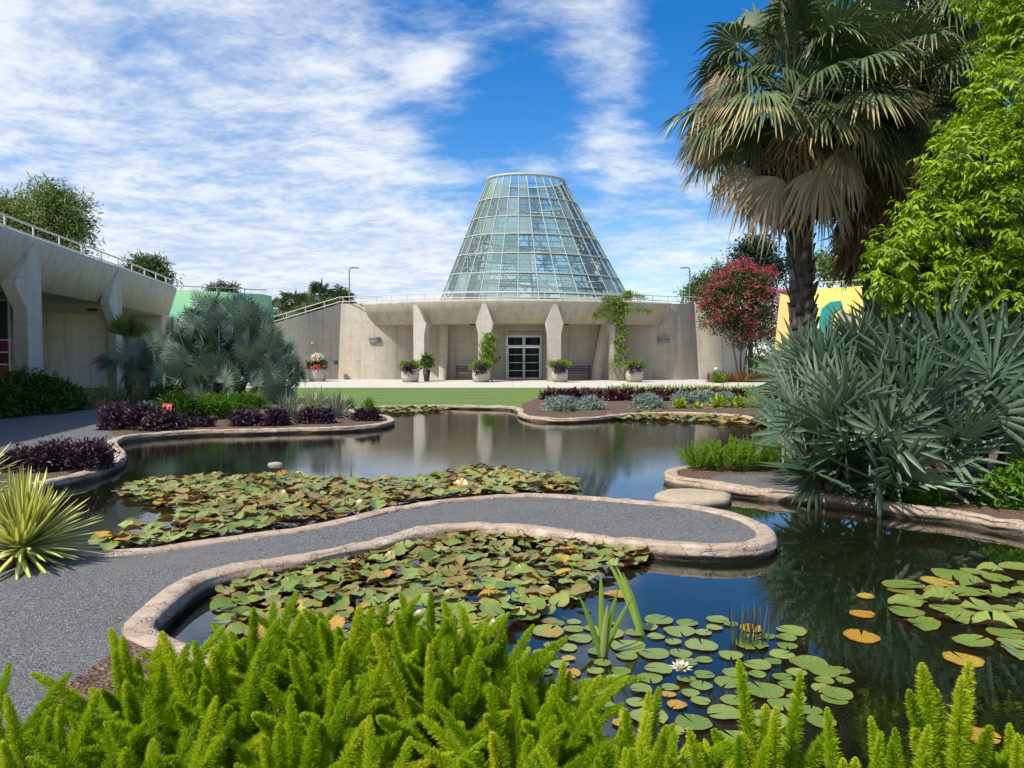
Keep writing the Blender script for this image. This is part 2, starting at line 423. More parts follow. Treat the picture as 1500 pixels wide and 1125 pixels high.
plain('red_text', (.26, .15, .12), .8); plain('aqua_paint', (.05, .40, .36), .7); plain('pink_paint', (.70, .50, .42), .7); plain('magenta_trim', (.45, .06, .22), .6)
plain('jamb', (.28, .26, .24), .6)
for nm, c_ in (('pane_magenta', (.27, .01, .13)), ('pane_maroon', (.10, .015, .03)), ('pane_orange', (.52, .075, .02)), ('pane_dark', (.05, .055, .06))):
    mat(nm, lambda t, c_=c_: principled(t, c_, .16, spec=.6))
def _dg(t):
    p = objc(t)
    return principled(t, t.mix(t.noise(p, 2.5, 4), (.004, .009, .010), (.015, .024, .024)), .12, spec=.18)
mat('door_glass', _dg)
def _glass(t):
    ti = attr(t, 'tint'); p = pos(t)
    tr = t.add('ShaderNodeBsdfTransparent'); t.put(tr.inputs[0], t.mix(ti, (.84, .95, .95), (.60, .78, .75)))
    gl = t.add('ShaderNodeBsdfGlossy'); gl.inputs['Roughness'].default_value = .0; t.put(gl.inputs[0], (.8, .92, .9))
    df = t.add('ShaderNodeBsdfDiffuse'); t.put(df.inputs[0], (.33, .45, .42))
    m1 = t.add('ShaderNodeMixShader'); t.put(m1.inputs[0], t.m('ADD', .04, t.m('MULTIPLY', ti, .50)))
    t.l.new(tr.outputs[0], m1.inputs[1]); t.l.new(df.outputs[0], m1.inputs[2])
    fr = t.add('ShaderNodeFresnel'); fr.inputs[0].default_value = 1.5
    m2 = t.add('ShaderNodeMixShader'); t.put(m2.inputs[0], t.m('MULTIPLY', t.m('ADD', fr.outputs[0], .04), .9))
    t.l.new(m1.outputs[0], m2.inputs[1]); t.l.new(gl.outputs[0], m2.inputs[2]); return m2.outputs[0]
mat('cone_glass', _glass)
def _rock(t):
    p = objc(t)
    c = t.mix(t.noise(p, 2.3, 6, .65), (.33, .26, .175), (.55, .46, .34))
    c = t.mix(t.map(t.noise(p, 14, 6, .7), .5, .7, 0, .5), c, (.17, .13, .09))
    return principled(t, c, .9, t.bump(t.noise(p, 14, 7, .7), .7, .03), spec=.2)
mat('step_rock', _rock)
def _planter(t):
    p = objc(t); z = t.sep(p)[2]
    c = t.mix(t.noise(p, 5, 6, .65), (.40, .36, .30), (.58, .53, .46))
    return principled(t, t.mix(t.map(z, .0, .3, .5, 0), c, (.24, .2, .16)), .9, t.bump(t.noise(p, 30, 4), .4, .02), spec=.2)
mat('planter_stone', _planter)
def _mural_g(t):
    p = pos(t); x, y, z = t.sep(p)
    wv = t.m('ADD', z, t.m('MULTIPLY', t.m('SINE', t.m('MULTIPLY', x, 1.3)), .35))
    c = t.ramp(t.map(wv, 2.2, 5.2, 0, 1, False), [(0, (.12, .42, .40)), (.45, (.20, .52, .43)), (.62, (.20, .52, .33)), (1, (.29, .58, .31))])
    return principled(t, t.mix(t.map(t.noise(p, 2, 5), .4, .7, 0, .2), c, (.30, .50, .33)), .8)
mat('mural_green', _mural_g)
def _mural_y(t):
    p = pos(t); x, y, z = t.sep(p)
    st = t.noise(t.comb(t.m('MULTIPLY', x, 5), t.m('MULTIPLY', y, 5), t.m('MULTIPLY', z, .5)), 1., 4)
    c = t.mix(t.map(x, 11.5, 13.3, .75, 0), (.78, .62, .14), (.74, .42, .17))
    c = t.mix(t.map(st, .45, .65, 0, .35), c, (.74, .66, .42))
    c = t.mix(t.map(z, 0.2, 1.4, .8, 0), c, (.72, .26, .05))
    return principled(t, c, .8)
mat('mural_yellow', _mural_y)
def pad_mat(name, a, b, spot, amt):
    def fn(t):
        p = objc(t); x, y, z = t.sep(p)
        oi = t.add('ShaderNodeObjectInfo').outputs['Random']; ti = attr(t, 'tint')
        f = t.m('FRACT', t.m('ADD', oi, ti))
        c = t.mix(f, a, b)
        pp = t.vm('ADD', p, t.comb(t.m('MULTIPLY', f, 31.), 0., 0.))
        c = t.mix(t.map(t.noise(pp, 9, 5, .6), .62 - amt * .25, .74, 0, .85), c, spot)
        al = attr(t, 'along')
        c = t.mix(t.m('MULTIPLY', t.map(al, .80, 1.), t.map(t.noise(pp, 7, 2), .35, .6, .15, .85)), c, [spot[0] * .9, spot[1] * .6, spot[2] * .5])
        ang = t.m('ARCTAN2', y, x); vein = t.m('POWER', t.m('ABSOLUTE', t.m('SINE', t.m('MULTIPLY', ang, 7))), 14.)
        c = t.mix(t.m('MULTIPLY', vein, .22), c, [min(1, v * 1.6 + .02) for v in b])
        geo = t.add('ShaderNodeNewGeometry')
        c = t.mix(geo.outputs['Backfacing'], c, (.28, .15, .07))
        pr = principled(t, c, .33, t.bump(vein, .25, .004), spec=.5)
        tr = t.add('ShaderNodeBsdfTranslucent'); t.put(tr.inputs[0], c)
        mx = t.add('ShaderNodeMixShader'); mx.inputs[0].default_value = .12; t.l.new(pr, mx.inputs[1]); t.l.new(tr.outputs[0], mx.inputs[2])
        return mx.outputs[0]
    return mat(name, fn)
pad_mat('pad_green', (.10, .20, .03), (.25, .34, .085), (.33, .26, .06), .6)
pad_mat('pad_olive', (.13, .18, .035), (.29, .28, .07), (.30, .14, .05), 1.0)
pad_mat('pad_yellow', (.50, .26, .02), (.48, .42, .07), (.30, .11, .03), 1.1)
M = MT

# ================================================================== THE SETTING
WZ = -0.10
def catmull(pts, step=.12, closed=True):
    P = [Vector((p[0], p[1])) for p in pts]; n = len(P); out = []
    for i in range(n if closed else n - 1):
        p0, p1, p2, p3 = (P[(i - 1) % n], P[i], P[(i + 1) % n], P[(i + 2) % n]) if closed else (P[max(i - 1, 0)], P[i], P[i + 1], P[min(i + 2, n - 1)])
        k = max(1, int((p2 - p1).length / step))
        for j in range(k):
            t = j / k
            out.append(.5 * ((2 * p1) + (p2 - p0) * t + (2 * p0 - 5 * p1 + 4 * p2 - p3) * t * t + (3 * p1 - p0 - 3 * p2 + p3) * t ** 3))
    if not closed: out.append(P[-1])
    return out
S_EDGE = [(205, 925), (232, 893), (268, 863), (310, 843), (350, 834), (400, 825), (450, 817), (520, 803), (560, 795), (600, 784), (640, 776), (700, 771), (760, 774),
          (820, 781), (880, 789), (940, 796), (1000, 801), (1060, 804), (1098, 802), (1120, 793), (1122, 781), (1105, 768), (1080, 758), (1045, 749), (1000, 742), (950, 738),
          (900, 734), (850, 730), (800, 727), (750, 727), (700, 731), (650, 737), (600, 744), (560, 751), (520, 761), (480, 769), (430, 778), (370, 786), (310, 796),
          (250, 804), (190, 810), (120, 811), (60, 800), (10, 775), (-20, 745), (10, 722), (70, 706), (115, 697), (150, 686), (172, 674), (176, 662), (166, 652), (172, 643),
          (200, 638), (250, 634), (310, 631), (370, 630), (430, 628), (490, 627), (540, 624), (568, 619), (572, 613), (555, 608), (520, 604), (520, 599), (560, 596),
          (640, 594), (700, 595), (745, 596), (762, 600), (764, 606), (785, 612), (830, 614), (880, 611), (930, 606), (990, 605), (1050, 607), (1090, 610), (1120, 617),
          (1145, 625), (1190, 634), (1240, 648), (1220, 664), (1150, 674), (1080, 679), (1020, 684), (990, 688), (982, 694), (992, 701), (1030, 707), (1080, 714), (1140, 721),
          (1200, 726), (1260, 733), (1330, 744), (1400, 751), (1460, 762), (1510, 770), (1600, 790), (1720, 830), (1820, 930), (1850, 1080),
          (1700, 1190), (1450, 1185), (1300, 1160), (1150, 1145), (1000, 1130), (900, 1100), (820, 1070), (760, 1042), (680, 1008), (550, 992), (400, 985), (290, 962)]
POND = catmull([G(*p) for p in S_EDGE])
def area2(P): return sum(P[i].x * P[(i + 1) % len(P)].y - P[(i + 1) % len(P)].x * P[i].y for i in range(len(P)))
if area2(POND) < 0: POND.reverse()
def inside(p, P):
    x, y = p[0], p[1]; c = False; n = len(P); j = n - 1
    for i in range(n):
        xi, yi = P[i][0], P[i][1]; xj, yj = P[j][0], P[j][1]
        if (yi > y) != (yj > y) and x < (xj - xi) * (y - yi) / (yj - yi) + xi: c = not c
        j = i
    return c

def sheet(name, outer, z, m, hole=None, kind='structure'):
    vs = [Vector((p[0], p[1])) for p in outer]; fs = [list(range(len(vs)))]
    if hole:
        k = len(vs); vs += [Vector((p[0], p[1])) for p in hole]; fs.append(list(range(k, len(vs))))
    r = delaunay_2d_cdt(vs, [], fs, 1 if not hole else 1, 1e-6)
    V = [(p.x, p.y, z) for p in r[0]]; T = []
    for f in r[2]:
        if hole:
            cx = sum(r[0][i].x for i in f) / len(f); cy = sum(r[0][i].y for i in f) / len(f)
            if inside((cx, cy), hole): continue
        T.append(tuple(f))
    mb = MB(); mb.add(V, T); o = mb.build(name, m); tag(o, kind=kind); return o
BIG = [(-500, -60), (500, -60), (500, 1200), (-500, 1200)]
holeP = [POND[i] for i in range(0, len(POND), 2)]
ground = sheet('ground', BIG, 0.0, M['lawn'], holeP)
wmb = MB(); xs = [p.x for p in POND]; ys = [p.y for p in POND]
def offset(P, d):
    n = len(P); out = []
    for i in range(n):
        a = P[(i - 1) % n]; b = P[(i + 1) % n]; t = (b - a).normalized(); out.append(P[i] + Vector((t.y, -t.x)) * d)
    return out
sheet('water', [(min(xs) - .4, min(ys) - .4), (max(xs) + .4, min(ys) - .4), (max(xs) + .4, max(ys) + .4), (min(xs) - .4, max(ys) + .4)], WZ, M['pond_water'])

# coping swept round the whole pond (land lies on the outside: outline is ccw so outside = right of travel)
rnd = random.Random(4)
prof = [(.090, -.05), (.088, .016), (.074, .025), (.02, .028), (-.035, .026), (-.064, .019), (-.076, .004), (-.074, -.020), (-.090, -.032), (-.088, -.062), (-.074, -.075), (-.085, -.30)]
mb = MB(); n = len(POND); k = len(prof); V = []
for i, p in enumerate(POND):
    t = (POND[(i + 2) % n] - POND[(i - 2) % n]).normalized(); nr = Vector((t.y, -t.x))
    s_ = i * .12
    wd = 1 + .16 * mnoise.noise(Vector((s_ * .7, 3, 0))) + .10 * mnoise.noise(Vector((s_ * 2.7, 9, 0)))
    for q, (a, b) in enumerate(prof):
        jj = .018 * mnoise.noise(Vector((s_ * 2.1, q * 1.7, 0))) + .014 * mnoise.noise(Vector((s_ * 6, q * 2.1, 4))) - (.012 if (i % 9 == 0 and 1 < q < 9) else 0)
        V.append((p.x + nr.x * (a * wd + jj), p.y + nr.y * (a * wd + jj), b + jj * .9 + (.010 * mnoise.noise(Vector((s_ * .9, 0, 7))) if b > -.1 else 0)))
Fq = [(i * k + q, ((i + 1) % n) * k + q, ((i + 1) % n) * k + q + 1, i * k + q + 1) for i in range(n) for q in range(k - 1)]
mb.add(V, Fq); o = mb.build('pond_kerb', M['coping_stone'], smooth=True); tag(o, kind='structure')

def px_poly(lst): return [Vector(G(*p)) for p in lst]
def idx_near(pt):
    q = Vector(G(*pt)); return min(range(len(POND)), key=lambda i: (POND[i] - q).length)
def shore(a, b):
    """stretch of shoreline between two surveyed points, ends included, in the short direction"""
    i, j = idx_near(a), idx_near(b); n = len(POND)
    f = (j - i) % n; g = (i - j) % n
    return [POND[(i + q) % n] for q in range(f + 1)] if f <= g else [POND[(i - q) % n] for q in range(g + 1)]
# gravel: foreground path + peninsula + the way behind the left bed
path_o = shore((172, 643), (205, 925))
path_poly = path_o + px_poly([(150, 975), (95, 1010), (40, 1060), (-20, 1120), (-250, 1350)]) + [Vector((-4.6, 1.2)), Vector((-8, 2.5)), Vector((-13.0, 8))] + \
    px_poly([(-260, 640), (-60, 616), (0, 610), (60, 606), (110, 600), (150, 596), (205, 594), (160, 600), (148, 612), (152, 624)])
sheet('gravel_path', path_poly, .004, M['gravel'])
sheet('left_mulch_bed', shore((115, 697), (172, 643))[:] + px_poly([(160, 645), (120, 652), (60, 660), (0, 672), (-40, 690), (-60, 740), (-10, 770), (0, 740), (30, 716)]), .008, M['mulch'])
sheet('planting_bed_soil', shore((172, 643), (540, 606)) + px_poly([(500, 590), (400, 584), (300, 582), (220, 585), (175, 592), (160, 600), (150, 612), (155, 626)]), .012, M['mulch'])
sheet('near_bed_soil', shore((205, 925), (1700, 1190)) + [Vector((4.6, 1.0)), Vector((-3.8, 1.0))] + px_poly([(-20, 1115), (40, 1055), (95, 1005), (150, 970)]), .008, M['mulch'])
sheet('far_bed_soil', shore((764, 606), (1145, 625)) + px_poly([(1200, 620), (1210, 590), (1130, 578), (1050, 575), (940, 577), (850, 580), (790, 583), (765, 592)]), .008, M['mulch'])
sheet('right_bank_soil', shore((1220, 664), (1720, 830)) + [Vector((11, 8)), Vector((12, 16)), Vector((9.5, 18))], .008, M['mulch'])
sheet('slate_path', shore((1030, 707), (1200, 726)) + px_poly([(1230, 712), (1190, 700), (1130, 697), (1060, 696), (1045, 700)]), .013, M['gravel'])
sheet('plaza', [Vector(p) for p in [(-20, 37.6), (13.5, 37.6), (17.5, 40.5), (30, 43), (30, 60), (-24, 60), (-24, 37.6)]], .008, M['plaza'])

# ================================================================== BUILDINGS
CX, CYY = 0.35, 62.05
# ---- main pavilion
mainb = thing('pavilion', (CX, 50, 0), 'curved low concrete pavilion with four columns and a glazed double door', 'building')
def C(parent, o):   # keep world placement under an unrotated thing
    o.parent = parent; o.location = -Vector(parent.location); return o
YB = 50.35
mb = MB()
mb.box((-5.9, YB, 0), (CX + 0.45 - 1.2, YB + .4, 3.55)); mb.box((CX + .45 + 1.14, YB, 0), (6.9, YB + .4, 3.55)); mb.box((-.4, YB, 2.86), (CX + .45 + 1.14, YB + .4, 3.55))
mb.prism([(-5.9, YB - .02), (-5.9, YB + .5), (-11.1, YB + .5), (-11.3, YB - .1)], 0, 4.93, top=[(-5.9, YB + .02), (-5.9, YB + .5), (-11.1, YB + .5), (-11.1, YB + .05)])
mb.prism([(6.9, YB - .02), (12.15, YB - .1), (12.0, YB + .5), (6.9, YB + .5)], 0, 4.93, top=[(6.9, YB + .02), (11.85, YB + .05), (11.85, YB + .5), (6.9, YB + .5)])
C(mainb, mb.build('wall', M['concrete_warm']))
mb = MB()
mb.prism([(-11.3, YB - .1), (-11.1, YB + .5), (-19.0, 48.6), (-19, 48.0)][::-1], 0, [2.3, 2.3, 4.93, 4.93], top=[(-11.1, YB + .05), (-11.1, YB + .5), (-19.0, 48.6), (-19, 48.1)][::-1])
C(mainb, mb.build('side_wall', M['concrete_warm']))
mb = MB()
mb.prism([(12.15, YB - .1), (17.2, 56.6), (16.8, 56.9), (12.0, YB + .5)], 0, 4.93, top=[(11.85, YB + .05), (17.0, 56.7), (16.8, 56.9), (11.85, YB + .5)])
C(mainb, mb.build('side_wall', M['concrete_warm']))
# fascia: leaning outward at the top, round the arc
mb = MB(); K = 44; A0 = rad(-39.7); A1 = rad(39.7); V = []
for i in range(K + 1):
    a = A0 + (A1 - A0) * i / K
    for r, z in ((14.92, 3.53), (15.55, 4.80), (15.55, 4.95), (15.15, 4.95), (14.5, 3.60)):
        V.append((CX + r * sin(a), CYY - r * cos(a), z))
mb.add(V, [(i * 5 + q, (i + 1) * 5 + q, (i + 1) * 5 + (q + 1) % 5, i * 5 + (q + 1) % 5) for i in range(K) for q in range(5)])
mb.add(V[:5], [(0, 1, 2, 3, 4)]); mb.add(V[-5:], [(4, 3, 2, 1, 0)])
C(mainb, mb.build('fascia', M['concrete_warm']))
mb = MB(); pl_ = [(CX + 14.9 * sin(a), CYY - 14.9 * cos(a)) for a in [A0 + (A1 - A0) * i / 30 for i in range(31)]]
mb.prism([(CX + 8.9, YB + .04)] and pl_ + [(CX + 9.5, YB + .45), (CX - 9.5, YB + .45)], 3.555, 3.70)
C(mainb, mb.build('soffit', M['concrete_grey']))
mb = MB(); mb.prism([(CX + 15.1 * sin(a), CYY - 15.1 * cos(a)) for a in [2 * pi * i / 64 for i in range(64)]], 4.80, 4.90)
C(mainb, mb.build('roof', M['concrete_grey']))
def column(a_deg, left, right):
    a = rad(a_deg); o = Vector((CX + 15.5 * sin(a), CYY - 15.5 * cos(a), 0)); ex = Vector((cos(a), sin(a), 0)); ey = Vector((0, 0, 1)); en = Vector((-sin(a), cos(a), 0))
    ol = [(-.38, 0), (.38, 0), (.38, 2.85)]
    ol += [(.53, 3.52), (.06, 4.86)] if right else [(.38, 4.84)]
    ol += [(-.06, 4.86), (-.53, 3.52)] if left else [(-.38 + .0, 4.84)]
    ol += [(-.38, 2.85)]
    if not right: ol = [(-.38, 0), (.38, 0), (.38, 4.86), (.25, 4.86), (-.53, 3.52), (-.38, 2.85)]
    if not left: ol = [(-.38, 0), (.38, 0), (.38, 2.85), (.53, 3.52), (-.25, 4.86), (-.38, 4.86)]
    m_ = MB(); m_.solid(ol, o, ex, ey, en, .62); return C(mainb, m_.build('column', M['concrete_column']))
column(-23.2, False, True); column(-7.5, True, True); column(8.3, True, True); column(23.9, True, False)
for sx, x0, x1 in ((1, -4.6, -4.0), (-1, 4.95, 5.5)):
    mb = MB(); mb.prism([(x0 - .1 * sx, YB - .7), (x1 + .2 * -sx, YB - .7), (x1 + .2 * -sx, YB - .002), (x0 - .1 * sx, YB - .002)], 0, 3.55,
                        top=[(x0 + .45 * -sx + .35, YB - .3), (x1 + .45 * -sx + .35, YB - .3), (x1 + .45 * -sx + .35, YB - .002), (x0 + .45 * -sx + .35, YB - .002)])
    C(mainb, mb.build('buttress', M['concrete_grey']))
# door
dcx = CX + .42; dw = 1.16
df = MB(); yf = YB - .06
for x in (-dw, dw - .09): df.box((dcx + x, yf, 0.02), (dcx + x + .09, yf + .12, 2.84))
df.box((dcx - dw + .09, yf, 2.75), (dcx + dw - .09, yf + .12, 2.84)); df.box((dcx - dw + .09, yf - .01, 2.12), (dcx + dw - .09, yf + .12, 2.22)); df.box((dcx - .09, yf - .005, 2.22), (dcx + .09, yf + .12, 2.75))
frame = C(mainb, df.build('door_frame', M['door_metal']))
for s in (0, 1):
    x0 = dcx - dw + .095 if s == 0 else dcx + .003; x1 = dcx - .003 if s == 0 else dcx + dw - .095
    d_ = MB(); d_.box((x0, yf - .015, .03), (x0 + .08, yf + .05, 2.115)); d_.box((x1 - .08, yf - .015, .03), (x1, yf + .05, 2.115))
    for z in (.03, .56, 1.08, 1.60, 2.045): d_.box((x0 + .08, yf - .012, z), (x1 - .08, yf + .05, z + (.045 if z != .03 else .10)))
    do = C(mainb, d_.build('door', M['door_metal']))
    g_ = MB(); g_.box((x0 + .08, yf + .01, .15), (x1 - .08, yf + .03, 2.05)); gg = g_.build('pane', M['door_glass'], do)
    h_ = MB(); hx = x1 - .05 if s == 0 else x0 + .05
    h_.tube([(hx, yf - .07, .95), (hx, yf - .07, 1.25)], .018, 6); h_.box((hx - .012, yf - .07, .98), (hx + .012, yf - .016, 1.0)); h_.box((hx - .012, yf - .07, 1.2), (hx + .012, yf - .016, 1.22))
    h_.build('handle', M['steel_post'], do)
    t_ = MB(); t_.box((x0 + .01, yf + .03, 2.23), (x1 - .09 if s == 0 else x1, yf + .05, 2.745)) if s == 0 else t_.box((x0 + .09, yf + .03, 2.23), (x1, yf + .05, 2.745))
    C(mainb, t_.build('transom_pane', M['door_glass']))
mb = MB(); xx = dcx - 1.0; rr_ = random.Random(2)
while xx < dcx + 1.0:
    w_ = rr_.choice((.07, .09, .10)); mb.box((xx, YB - .02, 3.02), (xx + w_ * .35, YB - .003, 3.15)); mb.box((xx + w_ * .35, YB - .018, 3.02 if rr_.random() < .5 else 3.12), (xx + w_, YB - .003, 3.045 if rr_.random() < .0 else 3.15))
    xx += w_ + .055
C(mainb, mb.build('wall_lettering', M['red_text']))
mb = MB(); mb.box((dcx - 1.62, YB - .03, 1.35), (dcx - 1.50, YB - .002, 1.5)); C(mainb, mb.build('wall_switch', M['dark_box']))
for px_ in (549, 972):
    c = D(px_, 497.5, YB - .06); v_ = MB(); v_.box((c.x - .37, YB - .13, c.z - .15), (c.x + .37, YB - .0, c.z + .15)); vo = C(mainb, v_.build('vent', M['vent_dark']))
    l_ = MB()
    for q in range(4): l_.box((c.x - .38, YB - .16, c.z - .16 + q * .095), (c.x + .38, YB - .132, c.z - .125 + q * .095))
    l_.build('louvre', M['vent_frame'], vo)
for px_, py_ in ((692, 478.5), (829, 478.5)):
    c = D(px_, py_, 49.0); mb = MB(); mb.box((c.x - .17, 48.8, 3.47), (c.x + .17, 49.1, 3.553)); C(mainb, mb.build('ceiling_light', M['dark_box']))
mb = MB(); c = D(492, 531, 49.8); mb.box((c.x - .13, 49.70, c.z - .13), (c.x + .13, 49.9, c.z + .13)); C(mainb, mb.build('wall_plaque', M['dark_box']))
mb = MB(); c = D(458, 502, 49.4); mb.box((c.x - .06, 49.30, c.z - .06), (c.x + .06, 49.6, c.z + .06)); C(mainb, mb.build('wall_light', M['white_fixture']))

def railing(name, line, zs, h, m, label, spacing=1.25, r=.028):
    """line: 3-D points along the parapet; rails follow at heights h"""
    t = thing(name, line[0], label, 'railing'); base = Vector(line[0])
    L = [Vector(p) for p in line]
    for hh in h:
        b = MB(); b.tube([p + Vector((0, 0, hh)) - base for p in L], r, 6); b.build('rail', m, t)
    acc = 0
    for a, b_ in zip(L, L[1:]):
        seg = (b_ - a).length
        while acc < seg:
            q = a.lerp(b_, acc / seg) - base; b = MB(); b.tube([q, q + Vector((0, 0, h[0] + .01))], r * .9, 6); b.build('post', m, t); acc += spacing
        acc -= seg
    return t
arc = [(CX + 15.35 * sin(a), CYY - 15.35 * cos(a), 4.95) for a in [rad(-41 + 82 * i / 40) for i in range(41)]]
line = [(-19, 48.3, 2.32), (-11.2, YB + .2, 4.95)] + arc[2:-2] + [(12.0, YB + .25, 4.95), (16.9, 56.8, 4.95)]
railing('roof_railing', line, 0, (.42, .12), M['rail_white'], 'pale metal guard rail along the curved pavilion roof edge')

# ---- glass cone behind the pavilion
cone = thing('glass_cone', (1.8, 62, 4.9), 'tall truncated glass cone with pale mullions rising behind the pavilion roof', 'glass tower')
NS = 32; RZ = [4.9, 6.0, 7.45, 8.95, 10.44, 11.85, 13.37, 15.25]
def cpt(j, z, dr=0.):
    a = 2 * pi * (j + .0) / NS; R = 7.35 - .472 * (z - 6.05) + dr; xc = 1.86 - .082 * (z - 6.05)
    x = R * sin(a); y = -R * cos(a)
    zz_ = z + .045 * (y + R) - .022 * x
    return Vector((xc + x - 1.8, y, zz_ - 4.9))
mb = MB(); rr_ = random.Random(8)
for i in range(len(RZ) - 1):
    for j in range(NS):
        t_ = rr_.random() ** 1.5
        A = [cpt(j, RZ[i]), cpt(j + 1, RZ[i]), cpt(j + 1, RZ[i + 1]), cpt(j, RZ[i + 1])]
        mb.add([tuple(v) for v in A], [(0, 1, 2, 3)], tint=t_)
mb.build('glazing', M['cone_glass'], cone)
for j in range(NS):
    b = MB(); b.tube([cpt(j, z, .03) for z in RZ], .034, 5); b.build('mullion', M['cone_mullion'], cone)
for i, z in enumerate(RZ[1:]):
    b = MB(); b.tube([cpt(j, z, .05) for j in range(NS + 1)], .042 if i < 6 else .11, 5); b.build('ring_beam', M['cone_mullion'], cone)
for i, z in enumerate(RZ[:-1]):
    b = MB()
    for j in range(0, NS):
        z1 = RZ[i + 1]
        if j % 2 == 0 and i in (1, 2, 3, 4, 5):
            b.tube([cpt(j, z + .1, -.55), cpt(j + 1, z1 - .1, -.55)], .032, 4, cap=False); b.tube([cpt(j + 1, z + .1, -.55), cpt(j, z1 - .1, -.55)], .032, 4, cap=False)
        if j % 4 == 0: b.tube([cpt(j, z, -.55), cpt(j, z1, -.55)], .06, 4, cap=False)
    for q in ((.33, .66) if i > 0 else (.5,)): b.tube([cpt(j, z + (RZ[i + 1] - z) * q, -.45) for j in range(NS + 1)], .028, 4, cap=False)
    b.tube([cpt(j, z, -.6) for j in range(NS + 1)], .055, 4, cap=False)
    b.build('truss', M['steel_frame'], cone)
b = MB()
for z in (6.5, 9.5, 12.5):
    for q in range(3): b.tube([cpt(q * 5, z, -1.2), cpt(q * 5 + 16, z + .6, -1.2)], .07, 5)
b.build('inner_beam', M['steel_frame'], cone)

# ---- left arcade building
leftb = thing('arcade_building', (-15, 25, 0), 'long grey concrete arcade with a leaning parapet and deep shaded bays', 'building')
LP = [(-10.9, 6.), (-11.8, 11.), (-12.6, 16.), (-13.2, 20.), (-13.7, 22.3), (-15.04, 29.9), (-16.8, 38.9)]
def nrm(i):
    a = Vector(LP[max(i - 1, 0)]); b = Vector(LP[min(i + 1, len(LP) - 1)]); d = (b - a).normalized(); return Vector((d.y, -d.x))
mb = MB(); V = []
for i, p in enumerate(LP):
    nn_ = nrm(i)
    for off, z in ((-.38, 3.53), (0, 4.82), (0, 4.95), (-.45, 4.95), (-.80, 3.6)):
        V.append((p[0] + nn_.x * off, p[1] + nn_.y * off, z))
mb.add(V, [(i * 5 + q, i * 5 + (q + 1) % 5, (i + 1) * 5 + (q + 1) % 5, (i + 1) * 5 + q) for i in range(len(LP) - 1) for q in range(5)])
e = V[-5:]; mb.add(e, [(0, 1, 2, 3, 4)])
C(leftb, mb.build('fascia', M['concrete_grey']))
mb = MB(); mb.prism([(p[0] + nrm(i).x * -.42, p[1] + nrm(i).y * -.42) for i, p in enumerate(LP)] + [(-30, 38.9), (-30, 6)], 3.56, 3.72)
mb.prism([(p[0] + nrm(i).x * -.4, p[1] + nrm(i).y * -.4) for i, p in enumerate(LP)] + [(-30, 38.9), (-30, 6)], 4.8, 4.88)
C(leftb, mb.build('roof', M['concrete_grey']))
def lcol(Y1, wdt, dp):
    pts_ = [Vector(q) for q in LP]
    for a, b in zip(pts_, pts_[1:]):
        if a.y <= Y1 - .01 <= b.y: t = (Y1 - a.y) / (b.y - a.y); far = a.lerp(b, t); d = (b - a).normalized(); break
    nn_ = Vector((d.y, -d.x)); o = Vector((far.x + nn_.x * .01, far.y + nn_.y * .01, 0))
    ex = Vector((-d.x, -d.y, 0)); ey = Vector((0, 0, 1)); en = Vector((-nn_.x, -nn_.y, 0))
    ol = [(0, 0), (wdt, 0), (wdt, 2.85), (wdt + .75, 3.52), (.35, 4.86), (0, 4.86)]
    m_ = MB(); m_.solid(ol, o, ex, ey, en, dp); C(leftb, m_.build('column', M['concrete_grey']))
lcol(22.7, .95, .36); lcol(29.9, .75, .30); lcol(14.6, 1.0, .36)
mb = MB()
mb.prism([(-21.7, 33.6), (-20.1, 38.4), (-20.4, 38.6), (-22.0, 33.8)], 0, 3.57)
mb.prism([(-20.1, 38.4), (-17.45, 38.55), (-17.4, 38.95), (-20.4, 38.8)], 0, 3.57)
mb.prism([(-17.5, 27.0), (-17.3, 27.0), (-21.6, 33.9), (-21.8, 33.7)], 0, 3.57)
mb.box((-22, 38.96, 0), (-17.45, 40, 3.55)); mb.box((-26, 20, 0), (-25.7, 39, 3.5))
C(leftb, mb.build('wall', M['concrete_grey']))
for z0, z1, m_ in ((2.15, 3.5, 'pane_dark'), (1.72, 2.10, 'pane_magenta'), (1.30, 1.67, 'pane_maroon'), (.66, 1.25, 'pane_orange'), (.1, .62, 'pane_dark')):
    b = MB()
    for x in (-17.95, -18.95, -19.95, -20.95): b.box((x, 26.97, z0), (x + .42 + .50, 27.0, z1))
    C(leftb, b.build('window_pane', M[m_]))
b = MB()
for z in (.62, 1.25, 1.67, 2.10, 3.48): b.box((-22, 26.92, z), (-17.5, 27.02, z + .05))
for x in (-18.03, -19.03, -20.03, -21.03, -17.02 - .5): b.box((x, 26.925, .05), (x + .07, 27.015, 3.52))
C(leftb, b.build('window_frame', M['door_metal']))
b = MB(); c = D(137, 457.5, 33.0); b.lathe([(.0, -.03), (.22, -.03), (.25, .0), (.25, .06)], (c.x, 33.0, 3.49), 16); C(leftb, b.build('ceiling_light', M['dark_box']))
b = MB(); c = D(12, 438, 24.5); b.box((c.x - .3, 24.3, 3.48), (c.x + .25, 24.6, 3.555)); C(leftb, b.build('ceiling_light', M['dark_box']))
railing('parapet_railing', [(p[0] - .25, p[1], 4.95) for p in LP], 0, (.42, .13), M['rail_white'], 'white metal guard rail on top of the grey arcade parapet', 1.9, .03)

